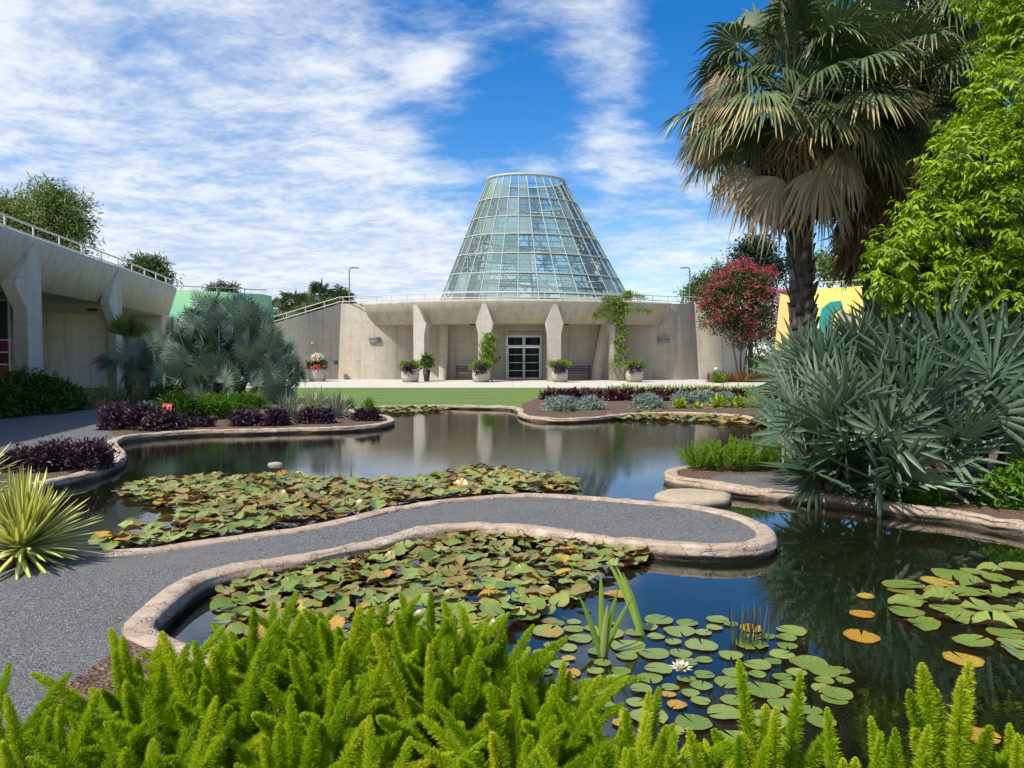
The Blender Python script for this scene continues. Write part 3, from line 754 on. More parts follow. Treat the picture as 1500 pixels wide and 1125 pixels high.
# ---- mural walls
gb = thing('green_mural_wall', (-17, 44, 0), 'green and teal painted mural wall rising behind the silver fan palm', 'mural wall')
a, b_ = D(236, 423, 44), D(386, 431, 44.5); a2, b2 = D(236, 590, 44), D(398, 560, 44.5)
mb = MB(); mb.prism([(a.x, 43.7), (b2.x, 44.2), (b2.x, 46), (a.x, 46)], 0, [a.z, b_.z, b_.z, a.z], top=[(a.x, 44), (b_.x, 44.5), (b_.x, 46), (a.x, 46)])
C(gb, mb.build('wall', M['mural_green']))
railing('mural_railing', [(a.x, 45, a.z), (b_.x, 45, b_.z)], 0, (.28,), M['rail_brown'], 'thin brown rail running along the top of the green mural wall', 2.2, .03)
yb = thing('yellow_mural_wall', (14, 34, 0), 'yellow painted mural wall with turquoise swirls behind the palm trunk', 'mural wall')
tl = D(1143, 427, 34); bl_ = D(1122, 555, 34); tr_ = D(1420, 408, 36)
mb = MB(); mb.prism([(bl_.x, 33.4), (tr_.x, 35.4), (tr_.x, 38), (bl_.x * 1.16, 38)], 0, [tl.z, tr_.z, tr_.z, tl.z], top=[(tl.x, 34), (tr_.x, 36), (tr_.x, 38), (tl.x * 1.14, 38)])
C(yb, mb.build('wall', M['mural_yellow']))
ex = Vector((tr_.x - tl.x, 2, 0)).normalized(); ez = Vector((0, 0, 1)); en = Vector((ex.y, -ex.x, 0))
def onwall(px_, py_):
    d = ray(px_, py_); o0 = Vector((tl.x, 33.80, 0)); t = (o0 - cam.location).dot(en) / d.dot(en); return cam.location + d * t
def decal(name, pts, m_):
    o = onwall(*pts[0]); ol = []
    for p in pts:
        q = onwall(*p) - o; ol.append((q.dot(ex), q.z))
    # the wall leans back toward its top: tilt the paint layer with it
    b = MB(); up = Vector((-en.x * .117, -en.y * .117, 1)); b.solid(ol, o, ex, up, -en, .12); return C(yb, b.build(name, m_))
decal('painted_swirl', [(1150, 492), (1158, 478), (1170, 466), (1185, 458), (1200, 470), (1196, 500), (1190, 520), (1140, 520)], M['aqua_paint'])
decal('painted_swirl', [(1200, 470), (1205, 452), (1218, 442), (1234, 440), (1236, 448), (1222, 458), (1216, 476), (1214, 500), (1200, 500)], M['aqua_paint'])
decal('painted_petal', [(1226, 478), (1232, 452), (1250, 446), (1270, 450), (1290, 460), (1300, 500), (1228, 500)], M['pink_paint'])
b = MB(); b.prism([(tl.x - .05, 33.95), (tl.x + 1.0, 34.05), (tl.x + 1.0, 34.3), (tl.x - .05, 34.3)], tl.z + .002, tl.z + .10); C(yb, b.build('coping', M['magenta_trim']))
railing('mural_rail', [(tl.x + .9, 34.4, tl.z + .05), (tr_.x, 36.3, tr_.z)], 0, (.30,), M['rail_white'], 'white rail along the top of the yellow mural wall', 2.0, .035)

# ---- lamp posts on the pavilion roof
def lamp(px_, s, label):
    c = D(px_, 443, YB + .6); t = thing('street_lamp', (c.x, c.y, 4.9), label, 'street lamp', 'lamps on the pavilion roof')
    b = MB(); b.tube([(0, 0, 0), (0, 0, 2.25), (0.03 * s, 0, 2.36), (.16 * s, 0, 2.42)], .045, 8); b.build('pole', M['lamp_metal'], t)
    b = MB(); b.solid([(.14 * s, 0), (.62 * s, -.02), (.62 * s, .035), (.3 * s, .07), (.14 * s, .06)][::s], (0, -.11, 2.38), Vector((1, 0, 0)), Vector((0, 0, 1)), Vector((0, 1, 0)), .22); b.build('lamp_head', M['lamp_metal'], t)
lamp(512, 1, 'slim grey lamp post above the left end of the pavilion'); lamp(1010, -1, 'slim grey lamp post on the roof beside the red crape myrtle')

# ================================================================== PLANT BUILDERS
RNG = np.random.default_rng(11)
LEAF_V = [(0, 0, 0), (-.5, .45, .10), (0, .45, 0), (.5, .45, .10), (0, 1, -.08)]; LEAF_F = [(0, 2, 4, 1), (0, 3, 4, 2)]; LEAF_A = [0, .45, .45, .45, 1]
DIA_V = [(0, 0, 0), (-.5, .5, 0), (0, 1, 0), (.5, .5, 0)]; DIA_F = [(0, 3, 2, 1)]; DIA_A = [0, .5, 1, .5]
def norm(a): return a / np.maximum(np.linalg.norm(a, axis=-1, keepdims=True), 1e-9)
def frames(d, n):
    """columns x (width), y (length), z (normal)"""
    y = norm(d); x = norm(np.cross(y, n)); z = np.cross(x, y); return np.stack([x, y, z], axis=-1)
def leafcloud(mb, P, d, n, L, W, tint, tmpl='leaf', mi=0):
    R = frames(d, n); S = np.stack([W, L, L], axis=1)
    if tmpl == 'leaf': mb.inst(LEAF_V, LEAF_F, LEAF_A, P, R, S, tint, mi)
    else: mb.inst(DIA_V, DIA_F, DIA_A, P, R, S, tint, mi)
def crown(mb, blobs, nclump, per, L, W, droop=.2, cs=.16, shell=.55, seed=0, tmpl='leaf', mi=0, up=.3, flat=1.):
    """leaves in twiggy clumps spread through overlapping blobs (x,y,z,r[,rz])"""
    g = np.random.default_rng(seed); B = np.array([(b[0], b[1], b[2], b[3], b[4] if len(b) > 4 else b[3]) for b in blobs], float)
    wts = B[:, 3] ** 2; ch = g.choice(len(B), nclump, p=wts / wts.sum())
    dr = norm(g.normal(size=(nclump, 3))); dr[:, 2] = np.where(dr[:, 2] < -.55, -dr[:, 2], dr[:, 2])
    rr = shell + (1 - shell) * g.random(nclump) ** .7; rr *= 1 + .13 * g.normal(size=nclump)
    cen = B[ch, :3] + dr * rr[:, None] * np.stack([B[ch, 3], B[ch, 3], B[ch, 4]], 1)
    m = nclump * per
    c = np.repeat(cen, per, 0); od = np.repeat(dr, per, 0); ct = np.repeat(g.random(nclump), per)
    P = c + g.normal(size=(m, 3)) * cs * np.array([1, 1, .7 * flat])
    d = norm(od * .7 + g.normal(size=(m, 3)) * .75 + np.array([0, 0, -droop * 2 + .1]))
    n = norm(g.normal(size=(m, 3)) * .5 + od * .5 + np.array([0, 0, up + .6]))
    tint = np.clip(.55 * ct + .45 * g.random(m), 0, 1)
    leafcloud(mb, P, d, n, L * (.7 + .6 * g.random(m)), W * (.7 + .6 * g.random(m)), tint, tmpl, mi)
def branches(mb, base, blobs, r0, seed=0, twigs=3):
    g = random.Random(seed); base = Vector(base)
    fork = base + Vector((0, 0, max(.3, (min(b[2] for b in blobs) - base.z) * .6)))
    mb.tube([base, base.lerp(fork, .5) + Vector((g.uniform(-.05, .05), 0, 0)), fork], [r0, r0 * .85, r0 * .75], 9)
    for b in blobs:
        c = Vector(b[:3]); m_ = fork.lerp(c, .5) + Vector((g.uniform(-.1, .1), g.uniform(-.1, .1), g.uniform(-.05, .15))) * b[3]
        mb.tube([fork, m_, c], [r0 * .6, r0 * .4, r0 * .2], 6)
        for q in range(twigs):
            e = c + Vector((g.gauss(0, 1), g.gauss(0, 1), g.gauss(.3, .8))).normalized() * b[3] * .85
            mb.tube([m_.lerp(c, .6), (c + e) / 2, e], [r0 * .2, r0 * .12, r0 * .04], 4, cap=False)
def rel(blobs, o): return [(b[0] - o[0], b[1] - o[1], b[2] - o[2], *b[3:]) for b in blobs]

def fan(mb, o, d, n, R, nseg, spread, w, droop=0., tipdroop=0., fold=.35, tint=0., united=.35, g=None, cup=0., mi=0, curl=0.):
    """one fan leaf: blades radiate from o in the plane (d, n)"""
    o = np.asarray(o, float); d = norm(np.asarray(d, float)); n = np.asarray(n, float); x = norm(np.cross(d, n)); n = np.cross(x, d)
    a = np.linspace(-spread / 2, spread / 2, nseg) + (g.normal(size=nseg) * .02 * spread / nseg * 8 if g is not None else 0)
    Rr = R * (1 - .16 * (np.abs(a) / (spread / 2)) ** 2) * (1 + (g.normal(size=nseg) * .05 if g is not None else 0))
    v = np.cos(a)[:, None] * d + np.sin(a)[:, None] * x; s = -np.sin(a)[:, None] * d + np.cos(a)[:, None] * x
    tj = (g.random(nseg) if g is not None else np.full(nseg, .5))
    rows = np.array([.04, united, .62, .85, 1.0]); half = np.array([.06, .9, 1., .55, 0.04]) * w / 2
    half[1] = min(half[1], tan(spread / nseg / 2) * united * R * 1.05)
    pts = []; al = []
    for q, (t, h) in enumerate(zip(rows, half)):
        c = o + v * (Rr * t)[:, None] + n * (cup * R * (np.abs(a) / (spread / 2)) * t)[:, None]
        c[:, 2] -= droop * R * t ** 2 + tipdroop * R * max(0, t - .5) ** 1.5 * 2.0 * (.5 + tj)
        if curl and g is not None: c += (g.normal(size=(nseg, 3)) * curl * R * t ** 2)
        cn = c - n * (fold * h)
        pts += [c - s * h, cn, c + s * h]; al += [np.full(nseg, t)] * 3
    V = np.stack(pts, 1).reshape(-1, 3); A = np.stack(al, 1).reshape(-1); k = 15
    T = []
    for q in range(4):
        T += [(q * 3, q * 3 + 1, q * 3 + 4, q * 3 + 3), (q * 3 + 1, q * 3 + 2, q * 3 + 5, q * 3 + 4)]
    Fc = (np.array(T)[None] + (np.arange(nseg) * k)[:, None, None]).reshape(-1, 4)
    mb.add(V, Fc, np.repeat(np.clip(tint + (tj - .5) * .25, 0, 1), k), A, mi)
def palm_head(mb, c, count, pet, R, nseg, spread, w, el=(80, -20), g=None, droop=.1, tipdroop=0., fold=.35, tilt=.3, pr=.014, cup=.0, azr=None, tint=None, curl=0., united=.35, face=0.):
    c = Vector(c)
    for i in range(count):
        az_ = i * 2.39996 + g.normal() * .25
        if azr: az_ = azr[0] + (azr[1] - azr[0]) * g.random()
        f = (i + .5) / count; e_ = rad(el[0] + (el[1] - el[0]) * f ** .85 + g.normal() * 6)
        dr = Vector((cos(az_) * cos(e_), sin(az_) * cos(e_), sin(e_))); L = pet * (.68 + .6 * g.random())
        o = c + dr * L + Vector((0, 0, -.12 * L * cos(e_)))
        mb.tube([c, c + dr * L * .5, o], [pr * 1.3, pr, pr * .8], 4, cap=False, tint=.7)
        d = (dr + Vector((0, 0, -tilt * cos(e_))) + Vector(g.normal(size=3)) * .14).normalized()
        up = Vector((0, 0, 1)) if abs(e_) < 1.2 else Vector((-cos(az_), -sin(az_), .2))
        n = (up - d * up.dot(d) + Vector(g.normal(size=3)) * .35).normalized()
        if face:
            fc = max(0., min(.95, face + g.normal() * .18)) * max(.15, cos(e_))
            upp = (Vector((0, 0, 1)) - dr * dr.z); upp = upp.normalized() if upp.length > .05 else Vector((cos(az_), sin(az_), 0))
            d = (dr * (1 - fc) + upp * fc + Vector(g.normal(size=3)) * .15).normalized(); n = dr * fc - upp * -(1 - fc) + Vector(g.normal(size=3)) * .2
            n = (n - d * n.dot(d)).normalized()
            if n.dot(dr) < 0 and fc > .5: n = -n
        fan(mb, o, d, n, R * (.85 + .3 * g.random()), nseg, spread * (.88 + .2 * g.random()), w, droop, tipdroop, fold, tint=(g.random() * .85 if tint is None else tint + g.random() * .15), g=g, cup=cup, curl=curl, united=united)
def rosette(mb, c, count, L, w, el=(85, 5), g=None, bend=.25, stripe=False, tint=None, jit=.03, mi=0):
    """strap leaves rising from one point (yucca, grass, iris)"""
    m = count; f = (np.arange(m) + .5) / m; az_ = np.arange(m) * 2.39996 + g.normal(size=m) * .3
    e_ = np.radians(el[0] + (el[1] - el[0]) * f + g.normal(size=m) * 5)
    d = np.stack([np.cos(az_) * np.cos(e_), np.sin(az_) * np.cos(e_), np.sin(e_)], 1); sd_ = np.stack([-np.sin(az_), np.cos(az_), np.zeros(m)], 1)
    Ls = L * (.75 + .35 * g.random(m)); ti = g.random(m) if tint is None else np.full(m, tint)
    o = np.array(c) + np.stack([g.normal(size=m), g.normal(size=m), np.zeros(m)], 1) * jit
    ts = [0, .3, .65, .88, 1.0]; hw = [.7, 1., .85, .5, .03]
    rows = []; up = np.cross(sd_, d)
    for t, h in zip(ts, hw):
        p = o + d * (Ls * t)[:, None]; p[:, 2] -= bend * Ls * t ** 2 * np.cos(e_)
        rows.append((p, h * w / 2))
    if stripe:
        V = []; A = []
        for p, h in rows:
            for q, a_ in ((-1, 0), (-.45, 0), (-.45, 1), (.45, 1), (.45, 0), (1, 0)):
                V.append(p + sd_ * h * q + up * h * .35 * abs(q)); A.append(np.full(m, a_))
        k = 6; T = [(r * k + q, r * k + q + 1, (r + 1) * k + q + 1, (r + 1) * k + q) for r in range(4) for q in (0, 2, 4)]
    else:
        V = []; A = []
        for (p, h), t in zip(rows, ts):
            for q in (-1, 0, 1): V.append(p + sd_ * h * q + up * h * .3 * abs(q)); A.append(np.full(m, t))
        k = 3; T = [(r * k + q, r * k + q + 1, (r + 1) * k + q + 1, (r + 1) * k + q) for r in range(4) for q in (0, 1)]
    K = k * 5; V = np.stack(V, 1).reshape(-1, 3); A = np.stack(A, 1).reshape(-1)
    Fc = (np.array(T)[None] + (np.arange(m) * K)[:, None, None]).reshape(-1, 4)
    mb.add(V, Fc, np.repeat(ti, K), A, mi)

# ---- plain leafy trees -------------------------------------------------
def tree(name, base, blobs, leafm, nclump, per, L, W, label, cat='tree', droop=.2, cs=.3, r0=.14, seed=0, shell=.5, group=None):
    t = thing(name, base, label, cat, group)
    b = MB(); branches(b, (0, 0, 0), rel(blobs, base), r0, seed); b.build('trunk', M['bark'], t, smooth=True)
    c = MB(); crown(c, rel(blobs, base), nclump, per, L, W, droop, cs, shell, seed); c.build('crown', M[leafm], t)
    return t
def PB(lst, Y):   # survey blobs: (px, py, radius px, [depth offset])
    out = []
    for q in lst:
        yy = Y + (q[3] if len(q) > 3 else 0); c = D(q[0], q[1], yy); out.append((c.x, c.y, c.z, q[2] / F * yy))
    return out
tree('olive_tree', (-25.5, 43, 0), PB([(60, 315, 40), (20, 322, 30), (95, 318, 36), (110, 345, 26), (55, 350, 34), (0, 305, 22), (75, 290, 24), (10, 355, 28), (95, 362, 30)], 43), 'tree_olive', 640, 15, .34, .075,
     'airy olive-green tree rising above the grey arcade roof', cs=.30, r0=.2, seed=1, shell=.25)
tree('olive_tree', (-22.5, 48, 0), PB([(215, 398, 20), (235, 410, 18), (195, 402, 14), (228, 392, 12)], 48), 'tree_mid', 260, 14, .30, .07, 'small grey-green tree top behind the arcade railing', cs=.3, r0=.12, seed=2, shell=.3)
tree('olive_tree', (-17.5, 50, 0), PB([(325, 424, 9), (340, 426, 8), (310, 426, 7)], 50), 'tree_dark', 90, 12, .22, .06, 'dark tree tip peeping over the green mural wall', cs=.16, r0=.08, seed=3)
tree('broadleaf_tree', (18.5, 60, 0), PB([(1105, 385, 32), (1085, 400, 22), (1125, 405, 30), (1110, 365, 18)], 60), 'tree_dark', 420, 16, .30, .13, 'dark green tree rising behind the red crape myrtle', cs=.35, r0=.2, seed=4)
tree('broadleaf_tree', (15.5, 57, 0), PB([(1035, 425, 24), (1060, 415, 26), (1015, 438, 16), (1080, 425, 30), (1045, 445, 20)], 57), 'tree_mid', 480, 16, .26, .10, 'mid-green bushy tree beside the right roof lamp', cs=.3, r0=.14, seed=5)
tree('broadleaf_tree', (18.0, 42, 0), PB([(1230, 400, 26), (1270, 405, 26), (1200, 395, 22), (1310, 400, 30)], 42), 'tree_olive', 420, 14, .26, .09, 'olive tree above the yellow mural wall', cs=.28, r0=.14, seed=6)
tree('broadleaf_tree', (26.0, 44, 0), PB([(1370, 400, 60), (1450, 420, 60), (1500, 380, 70)], 44), 'tree_dark', 700, 14, .30, .11, 'dark tree filling the gap behind the bright broadleaf tree', cs=.4, r0=.2, seed=16)
for i, (px_, hh, s_) in enumerate(((40, 470, 60), (700, 500, 30), (1180, 460, 40))):
    pass

for i, (px_, py_, w_, h_, lab) in enumerate(((1108, 541, 70, 60, 'dark shrub bank closing the gap beside the yellow mural wall'),)):
    x_, y_ = 750, 0; cc = D(px_, 500, 60)
    tree('broadleaf_shrub', (cc.x, 60, 0), [(cc.x - 1.2, 60, 1.6, 1.7), (cc.x + .8, 60.5, 1.9, 1.8), (cc.x + 2.6, 60, 1.7, 1.7), (cc.x + 4.2, 60, 1.8, 1.7), (cc.x + 1.2, 60, 3.5, 1.6), (cc.x + 3.4, 60, 3.6, 1.7)], 'tree_mid', 420, 14, .24, .09, lab, 'shrub', cs=.25, r0=.08, seed=88)
# crape myrtle
mb0 = PB([(1078, 442, 46), (1105, 470, 34), (1055, 450, 30), (1110, 425, 30), (1085, 410, 24), (1070, 480, 28), (1060, 425, 22), (1108, 488, 24), (1085, 496, 20), (1122, 450, 28), (1046, 468, 26), (1045, 440, 22)], 46)
myr = thing('crape_myrtle', (13.6, 46, 0), 'crape myrtle covered in red blossom beside the pavilion', 'flowering tree')
b = MB()
for q in (-.25, 0, .22): b.tube([(q * .5, 0, 0), (q * 1.2, q * .3, 1.1), (q * 2.4, q, 2.6)], [.07, .06, .035], 6)
branches(b, (0, 0, .6), rel(mb0, (13.6, 46, 0)), .07, 3); b.build('trunk', M['bark'], myr, smooth=True)
c = MB(); crown(c, rel(mb0, (13.6, 46, 0)), 1150, 16, .16, .08, .1, .2, .4, 31); c.build('crown', M['myrtle_leaf'], myr)
c = MB(); crown(c, [(x, y, z + .22, r * 1.0) for x, y, z, r in rel(mb0, (13.6, 46, 0))], 430, 20, .10, .08, 0, .13, .85, 33); c.build('blossom', M['myrtle_bloom'], myr)

# ---- bright broadleaf tree at the right -------------------------------
tb = PB([(1515, 40, 60, .6), (1480, 128, 48, .2), (1500, 180, 90, .4), (1418, 222, 48), (1450, 255, 62), (1368, 278, 28), (1500, 320, 90, .3), (1366, 318, 44), (1420, 345, 70), (1312, 368, 24), (1330, 385, 44),
         (1395, 415, 45), (1470, 410, 60), (1345, 425, 36), (1290, 400, 18), (1530, 450, 60, .5), (1560, 250, 110, .8), (1600, 80, 130, 1.2), (1540, -60, 110, .8), (1500, -20, 40, .6)], 9.3)
tbase = (7.35, 10.2, 0)
tt = thing('broadleaf_tree', tbase, 'large bright green broadleaf tree with drooping leaves at the right edge', 'tree')
b = MB(); branches(b, (0, 0, 0), rel(tb, tbase), .13, 5, 4); b.build('trunk', M['bark'], tt, smooth=True)
g = np.random.default_rng(77); TB = np.array(rel(tb, tbase)); NW = 4200
wts = TB[:, 3] ** 2; ch = g.choice(len(TB), NW, p=wts / wts.sum()); dr = norm(g.normal(size=(NW, 3)))
rr = (.50 + .52 * g.random(NW) ** .6) * (1 + .07 * g.normal(size=NW)); cen = TB[ch, :3] + dr * (rr * TB[ch, 3])[:, None]
mb = MB(); PER = 9
tw = norm(dr * .8 + np.array([0, 0, -.25]) + g.normal(size=(NW, 3)) * .45)
tq = np.tile((np.arange(PER) + .5) / PER, NW); c = np.repeat(cen, PER, 0) + np.repeat(tw, PER, 0) * (tq * .22)[:, None]
m = NW * PER; sa = g.random(m) * 2 * pi; side = norm(np.cross(np.repeat(tw, PER, 0), np.array([0, 0, 1.]))); sgn = np.where(np.arange(m) % 2 == 0, 1, -1)
d = norm(side * sgn[:, None] * .75 + np.repeat(tw, PER, 0) * .35 + np.array([0, 0, -.55]) + g.normal(size=(m, 3)) * .25)
leafcloud(mb, c, d, norm(np.array([0, 0, .8]) + g.normal(size=(m, 3)) * .35 + np.repeat(dr, PER, 0) * .5), .115 * (.7 + .6 * g.random(m)), .034 * (.8 + .5 * g.random(m)), np.clip(.5 * np.repeat(g.random(NW), PER) + .5 * g.random(m), 0, 1))
mb.build('crown', M['tree_bright'], tt)

# ---- big shaggy palms ---------------------------------------------------
def boots(mb, base, top, r, g, n=150):
    base = Vector(base); top = Vector(top); mb.tube([base, base.lerp(top, .5), top], [r * 1.0, r * .85, r * .9], 14, tint=.2)
    for i in range(n):
        f = (i + .5) / n; a = i * 2.39996 + g.normal() * .1; p = base.lerp(top, f); out = Vector((cos(a), sin(a), 0)); rr_ = r * (.88)
        q = p + out * rr_; sd_ = Vector((-sin(a), cos(a), 0)); hh = .15 + .07 * g.random(); w_ = .055 + .02 * g.random()
        A = [q - sd_ * w_, q + sd_ * w_, q + out * (.035 + .05 * g.random()) + Vector((0, 0, hh)) + sd_ * .018 * g.normal(), q + out * .02 + Vector((0, 0, hh * .2))]
        A2 = [v - out * .03 for v in A]
        mb.add([tuple(v) for v in (A[0], A[1], A[2] + sd_ * w_ * .6, A[2] - sd_ * w_ * .6, A2[0], A2[1], A2[2] + sd_ * w_ * .6, A2[2] - sd_ * w_ * .6)],
               [(0, 1, 2, 3), (7, 6, 5, 4), (0, 4, 5, 1), (1, 5, 6, 2), (2, 6, 7, 3), (3, 7, 4, 0)], tint=g.random())
def shaggy(name, base, crownz, label, seed, nlive, ndead, R=1.0, lean=(0, 0), skirt=2.0, trunk_r=.2, deadw=(.0, .6), livee=(78, -28), extra=None, skirt_r=.55):
    g = np.random.default_rng(seed); t = thing(name, base, label, 'palm tree', 'shaggy fan palms')
    top = Vector((lean[0], lean[1], crownz))
    b = MB(); boots(b, (0, 0, 0), top, trunk_r, g, int(crownz * 34)); b.build('trunk', M['palm_boot'], t)
    b = MB(); palm_head(b, top, nlive, 1.12, R * .74, 34, rad(225), .044, livee, g, droop=.08, tipdroop=.52, fold=.5, tilt=.22, pr=.02, cup=-.05, united=.42)
    b.build('fronds', M['palm_green'], t)
    b = MB()
    for i in range(ndead):
        f = i / ndead; a = i * 2.39996 + g.normal() * .3; z = crownz - .15 - skirt * f * .75; rr_ = skirt_r * (.6 + .5 * g.random()) * (1 - .35 * f)
        o = Vector((top.x * (z / crownz) + cos(a) * rr_, top.y * (z / crownz) + sin(a) * rr_, z + .1 * g.normal()))
        b.tube([(top.x * (z / crownz), top.y * (z / crownz), z + .25), o], [.02, .014], 4, cap=False, tint=.5)
        d = Vector((cos(a) * .35, sin(a) * .35, -1)) + Vector(g.normal(size=3)) * .12; n = Vector((cos(a), sin(a), .35)) + Vector(g.normal(size=3)) * .3
        fan(b, o, d.normalized(), n, (.65 + .45 * g.random()) * R * .85, 22, rad(60 + 60 * g.random()), .05, .08, .1, .9, tint=g.random() * .9, g=g, cup=-.2, curl=.05)
    if extra:
        for (ox, oy, oz, ddx, ddy, ddz, rr2) in extra:
            o = Vector((ox, oy, oz)); b.tube([top, (top + o) / 2 + Vector((0, 0, .1)), o], [.022, .018, .014], 4, cap=False, tint=.6)
            fan(b, o, (ddx, ddy, ddz), (0.25, -.8, .5), rr2, 32, rad(150), .06, .15, .5, .6, tint=.85, g=g, cup=-.2, curl=.03)
    b.build('dead_fronds', M['palm_dead'], t)
    return t
pA = D(1186, 480, 12.6)
shaggy('fan_palm', (pA.x, 12.6, 0), 5.75, 'shaggy fan palm with a rough bare trunk and drooping tan fronds', 51, 74, 70, R=1.05, skirt=1.5, trunk_r=.215, lean=(-.30, 0), livee=(88, -34),
       extra=[(-.70, -.55, 4.35, -.35, -.1, -.9, .80), (-.15, -.75, 4.45, .10, -.15, -1, .85), (-1.0, -.3, 4.5, -.8, -.1, -.6, .75), (.25, -.6, 4.8, .3, 0, -1, .75), (-1.55, -.1, 5.3, -.5, 0, -1, .72), (-1.35, -.4, 5.9, -.7, -.1, -.9, .68), (.4, -.8, 5.5, .2, -.1, -1, .7)])
pB = D(1277, 480, 13.9)
shaggy('fan_palm', (pB.x, 13.9, 0), 6.2, 'fan palm with a thick brown skirt of dead leaves behind the first trunk', 52, 66, 130, R=1.05, skirt=3.0, trunk_r=.2, lean=(.1, 0), skirt_r=.75, livee=(82, -45))
pC = D(1372, 480, 15.0)
shaggy('fan_palm', (pC.x, 15.0, 0), 8.2, 'tallest fan palm whose crown is cut off by the top edge', 53, 84, 120, R=1.2, skirt=4.2, trunk_r=.22, lean=(-.05, 0), skirt_r=.85, livee=(80, -50))

# ---- fan palms far behind the left wall, and the silver clump ----------
for i, (px_, py_, Y, nL) in enumerate(((428, 446, 57, 22), (470, 436, 56, 30), (500, 443, 55, 26), (405, 458, 58, 18), (450, 452, 54, 18))):
    g = np.random.default_rng(90 + i); c = D(px_, py_, Y)
    t = thing('fan_palm', (c.x, Y, 0), ['green fan palm second from the left beyond the side wall', 'tallest green fan palm beyond the pavilion side wall', 'green fan palm next to the left roof lamp', 'leftmost green fan palm beyond the side wall', 'low green fan palm leaning over the side wall rail'][i], 'palm tree', 'fan palms beyond the side wall')
    b = MB(); b.tube([(0, 0, 0), (0, 0, c.z)], [.22, .18], 8); b.build('trunk', M['bark'], t)
    b = MB(); palm_head(b, (0, 0, c.z), nL, .7, .85, 18, rad(230), .09, (85, -35), g, droop=.15, tipdroop=.3, fold=.4, pr=.02); b.build('fronds', M['palm_far'], t)

SY = 26.0; sc0 = D(320, 592, SY); g = np.random.default_rng(61)
sil = thing('silver_fan_palm', (sc0.x, SY, 0), 'wide clump of silver-blue fan palm in the left bed', 'palm')
heads = [(335, 497, 0, 22, 1.0), (292, 520, -.3, 20, .95), (385, 520, -.2, 22, .95), (248, 535, .2, 17, .9), (405, 552, -.5, 16, .8), (320, 556, -.8, 14, .75), (215, 545, .5, 12, .85), (268, 562, -.6, 10, .7), (355, 535, .6, 18, .95), (312, 470, .3, 16, .8), (360, 478, .2, 16, .8), (300, 580, -1.0, 9, .5), (410, 582, -.9, 9, .5), (275, 500, .4, 14, .9)]
bt = MB(); bf = MB()
for px_, py_, dy_, cnt, ps in heads:
    c = D(px_, py_, SY + dy_); c = Vector((c.x - sc0.x, dy_, c.z)); bx_ = c.x * .45
    bt.tube([(bx_, c.y * .6, 0), (bx_ * 1.3, c.y * .8, c.z * .4), (c.x, c.y, c.z)], [.12, .10, .10], 8)
    palm_head(bf, c, cnt, .82 * ps, .60, 34, rad(290), .042, (88, -28), g, droop=.04, tipdroop=.05, fold=.5, tilt=.05, pr=.012, cup=.15, united=.45, face=.62)
bt.build('trunk', M['red_fibre'], sil, smooth=True); bf.build('fronds', M['silver_fan'], sil)
c = D(187, 505, 27.5); t = thing('young_fan_palm', (c.x, 27.5, 0), 'small yellow-green fan palm in front of the arcade column', 'palm'); g = np.random.default_rng(62)
b = MB(); b.tube([(0, 0, 0), (0, 0, c.z)], [.13, .10], 8); b.build('trunk', M['red_fibre'], t, smooth=True)
b = MB(); palm_head(b, (0, 0, c.z - .1), 9, .45, .75, 26, rad(120), .05, (88, 60), g, droop=.0, fold=.4, tilt=0, pr=.012); b.build('fronds', M['palm_young'], t)
b = MB(); palm_head(b, (0, 0, c.z - .25), 13, .55, .7, 26, rad(220), .04, (15, -45), g, droop=.1, tipdroop=.2, fold=.4, tilt=.1, pr=.012); b.build('lower_fronds', M['silver_fan'], t)

# ---- big palmetto bank at the right -------------------------------------
def palmetto(label, hs, base, seed, R=.66, nseg=18):
    g = np.random.default_rng(seed); t = thing('palmetto', base, label, 'palmetto', 'silvery palmettos on the right bank')
    bt = MB(); bf = MB()
    for px_, py_, Y, cnt, ps in hs:
        c = D(px_, py_, Y) - Vector(base); r_ = Vector((c.x * .55, c.y * .7, 0))
        bt.tube([r_, r_.lerp(c, .5) + Vector((0, 0, -.05)), c], [.065, .05, .045], 8)
        palm_head(bf, c, cnt, .50 * ps, R, nseg, rad(262), .062, (88, -25), g, droop=.02, tipdroop=.03, fold=.65, tilt=.0, pr=.011, cup=.22, united=.28, face=.55)
    bt.build('trunk', M['red_fibre'], t, smooth=True); bf.build('fronds', M['palmetto_fan'], t)
    bd = MB()
    for px_, py_, Y, cnt, ps in hs:
        c = D(px_, py_, Y) - Vector(base)
        for q in range(2 if py_ < 640 else 0):
            a = g.random() * 6.28 if q else -1.5 + g.normal() * .8; o = c + Vector((cos(a) * .22, sin(a) * .22, -.10)); bd.tube([c, o], [.012, .01], 4, cap=False, tint=.4)
            fan(bd, o, (cos(a) * .4, sin(a) * .4, -.9), (cos(a), sin(a), .3), .42, 14, rad(110), .035, .05, .1, .8, tint=g.random() * .8, g=g, curl=.06)
    bd.build('dead_fronds', M['palm_dead'], t); return t
b0 = G(1215, 716); palmetto('silvery palmetto spreading over the pond at the left end of the right bank', [(1200, 590, 9.8, 12, .95), (1195, 655, 9.0, 8, .8), (1235, 630, 8.9, 9, .9), (1240, 565, 10.2, 11, 1.0), (1190, 560, 10.6, 8, .8), (1225, 690, 8.7, 7, .45)], (b0[0], b0[1] + .3, 0), 71)
b0 = G(1300, 722); palmetto('silvery palmetto in the middle of the right bank with a pale lower leaf', [(1300, 545, 9.8, 12, 1.0), (1290, 610, 8.9, 11, .95), (1335, 635, 8.5, 10, .9), (1275, 672, 8.5, 8, .6), (1315, 700, 8.3, 7, .4)], (b0[0], b0[1] + .3, 0), 72)
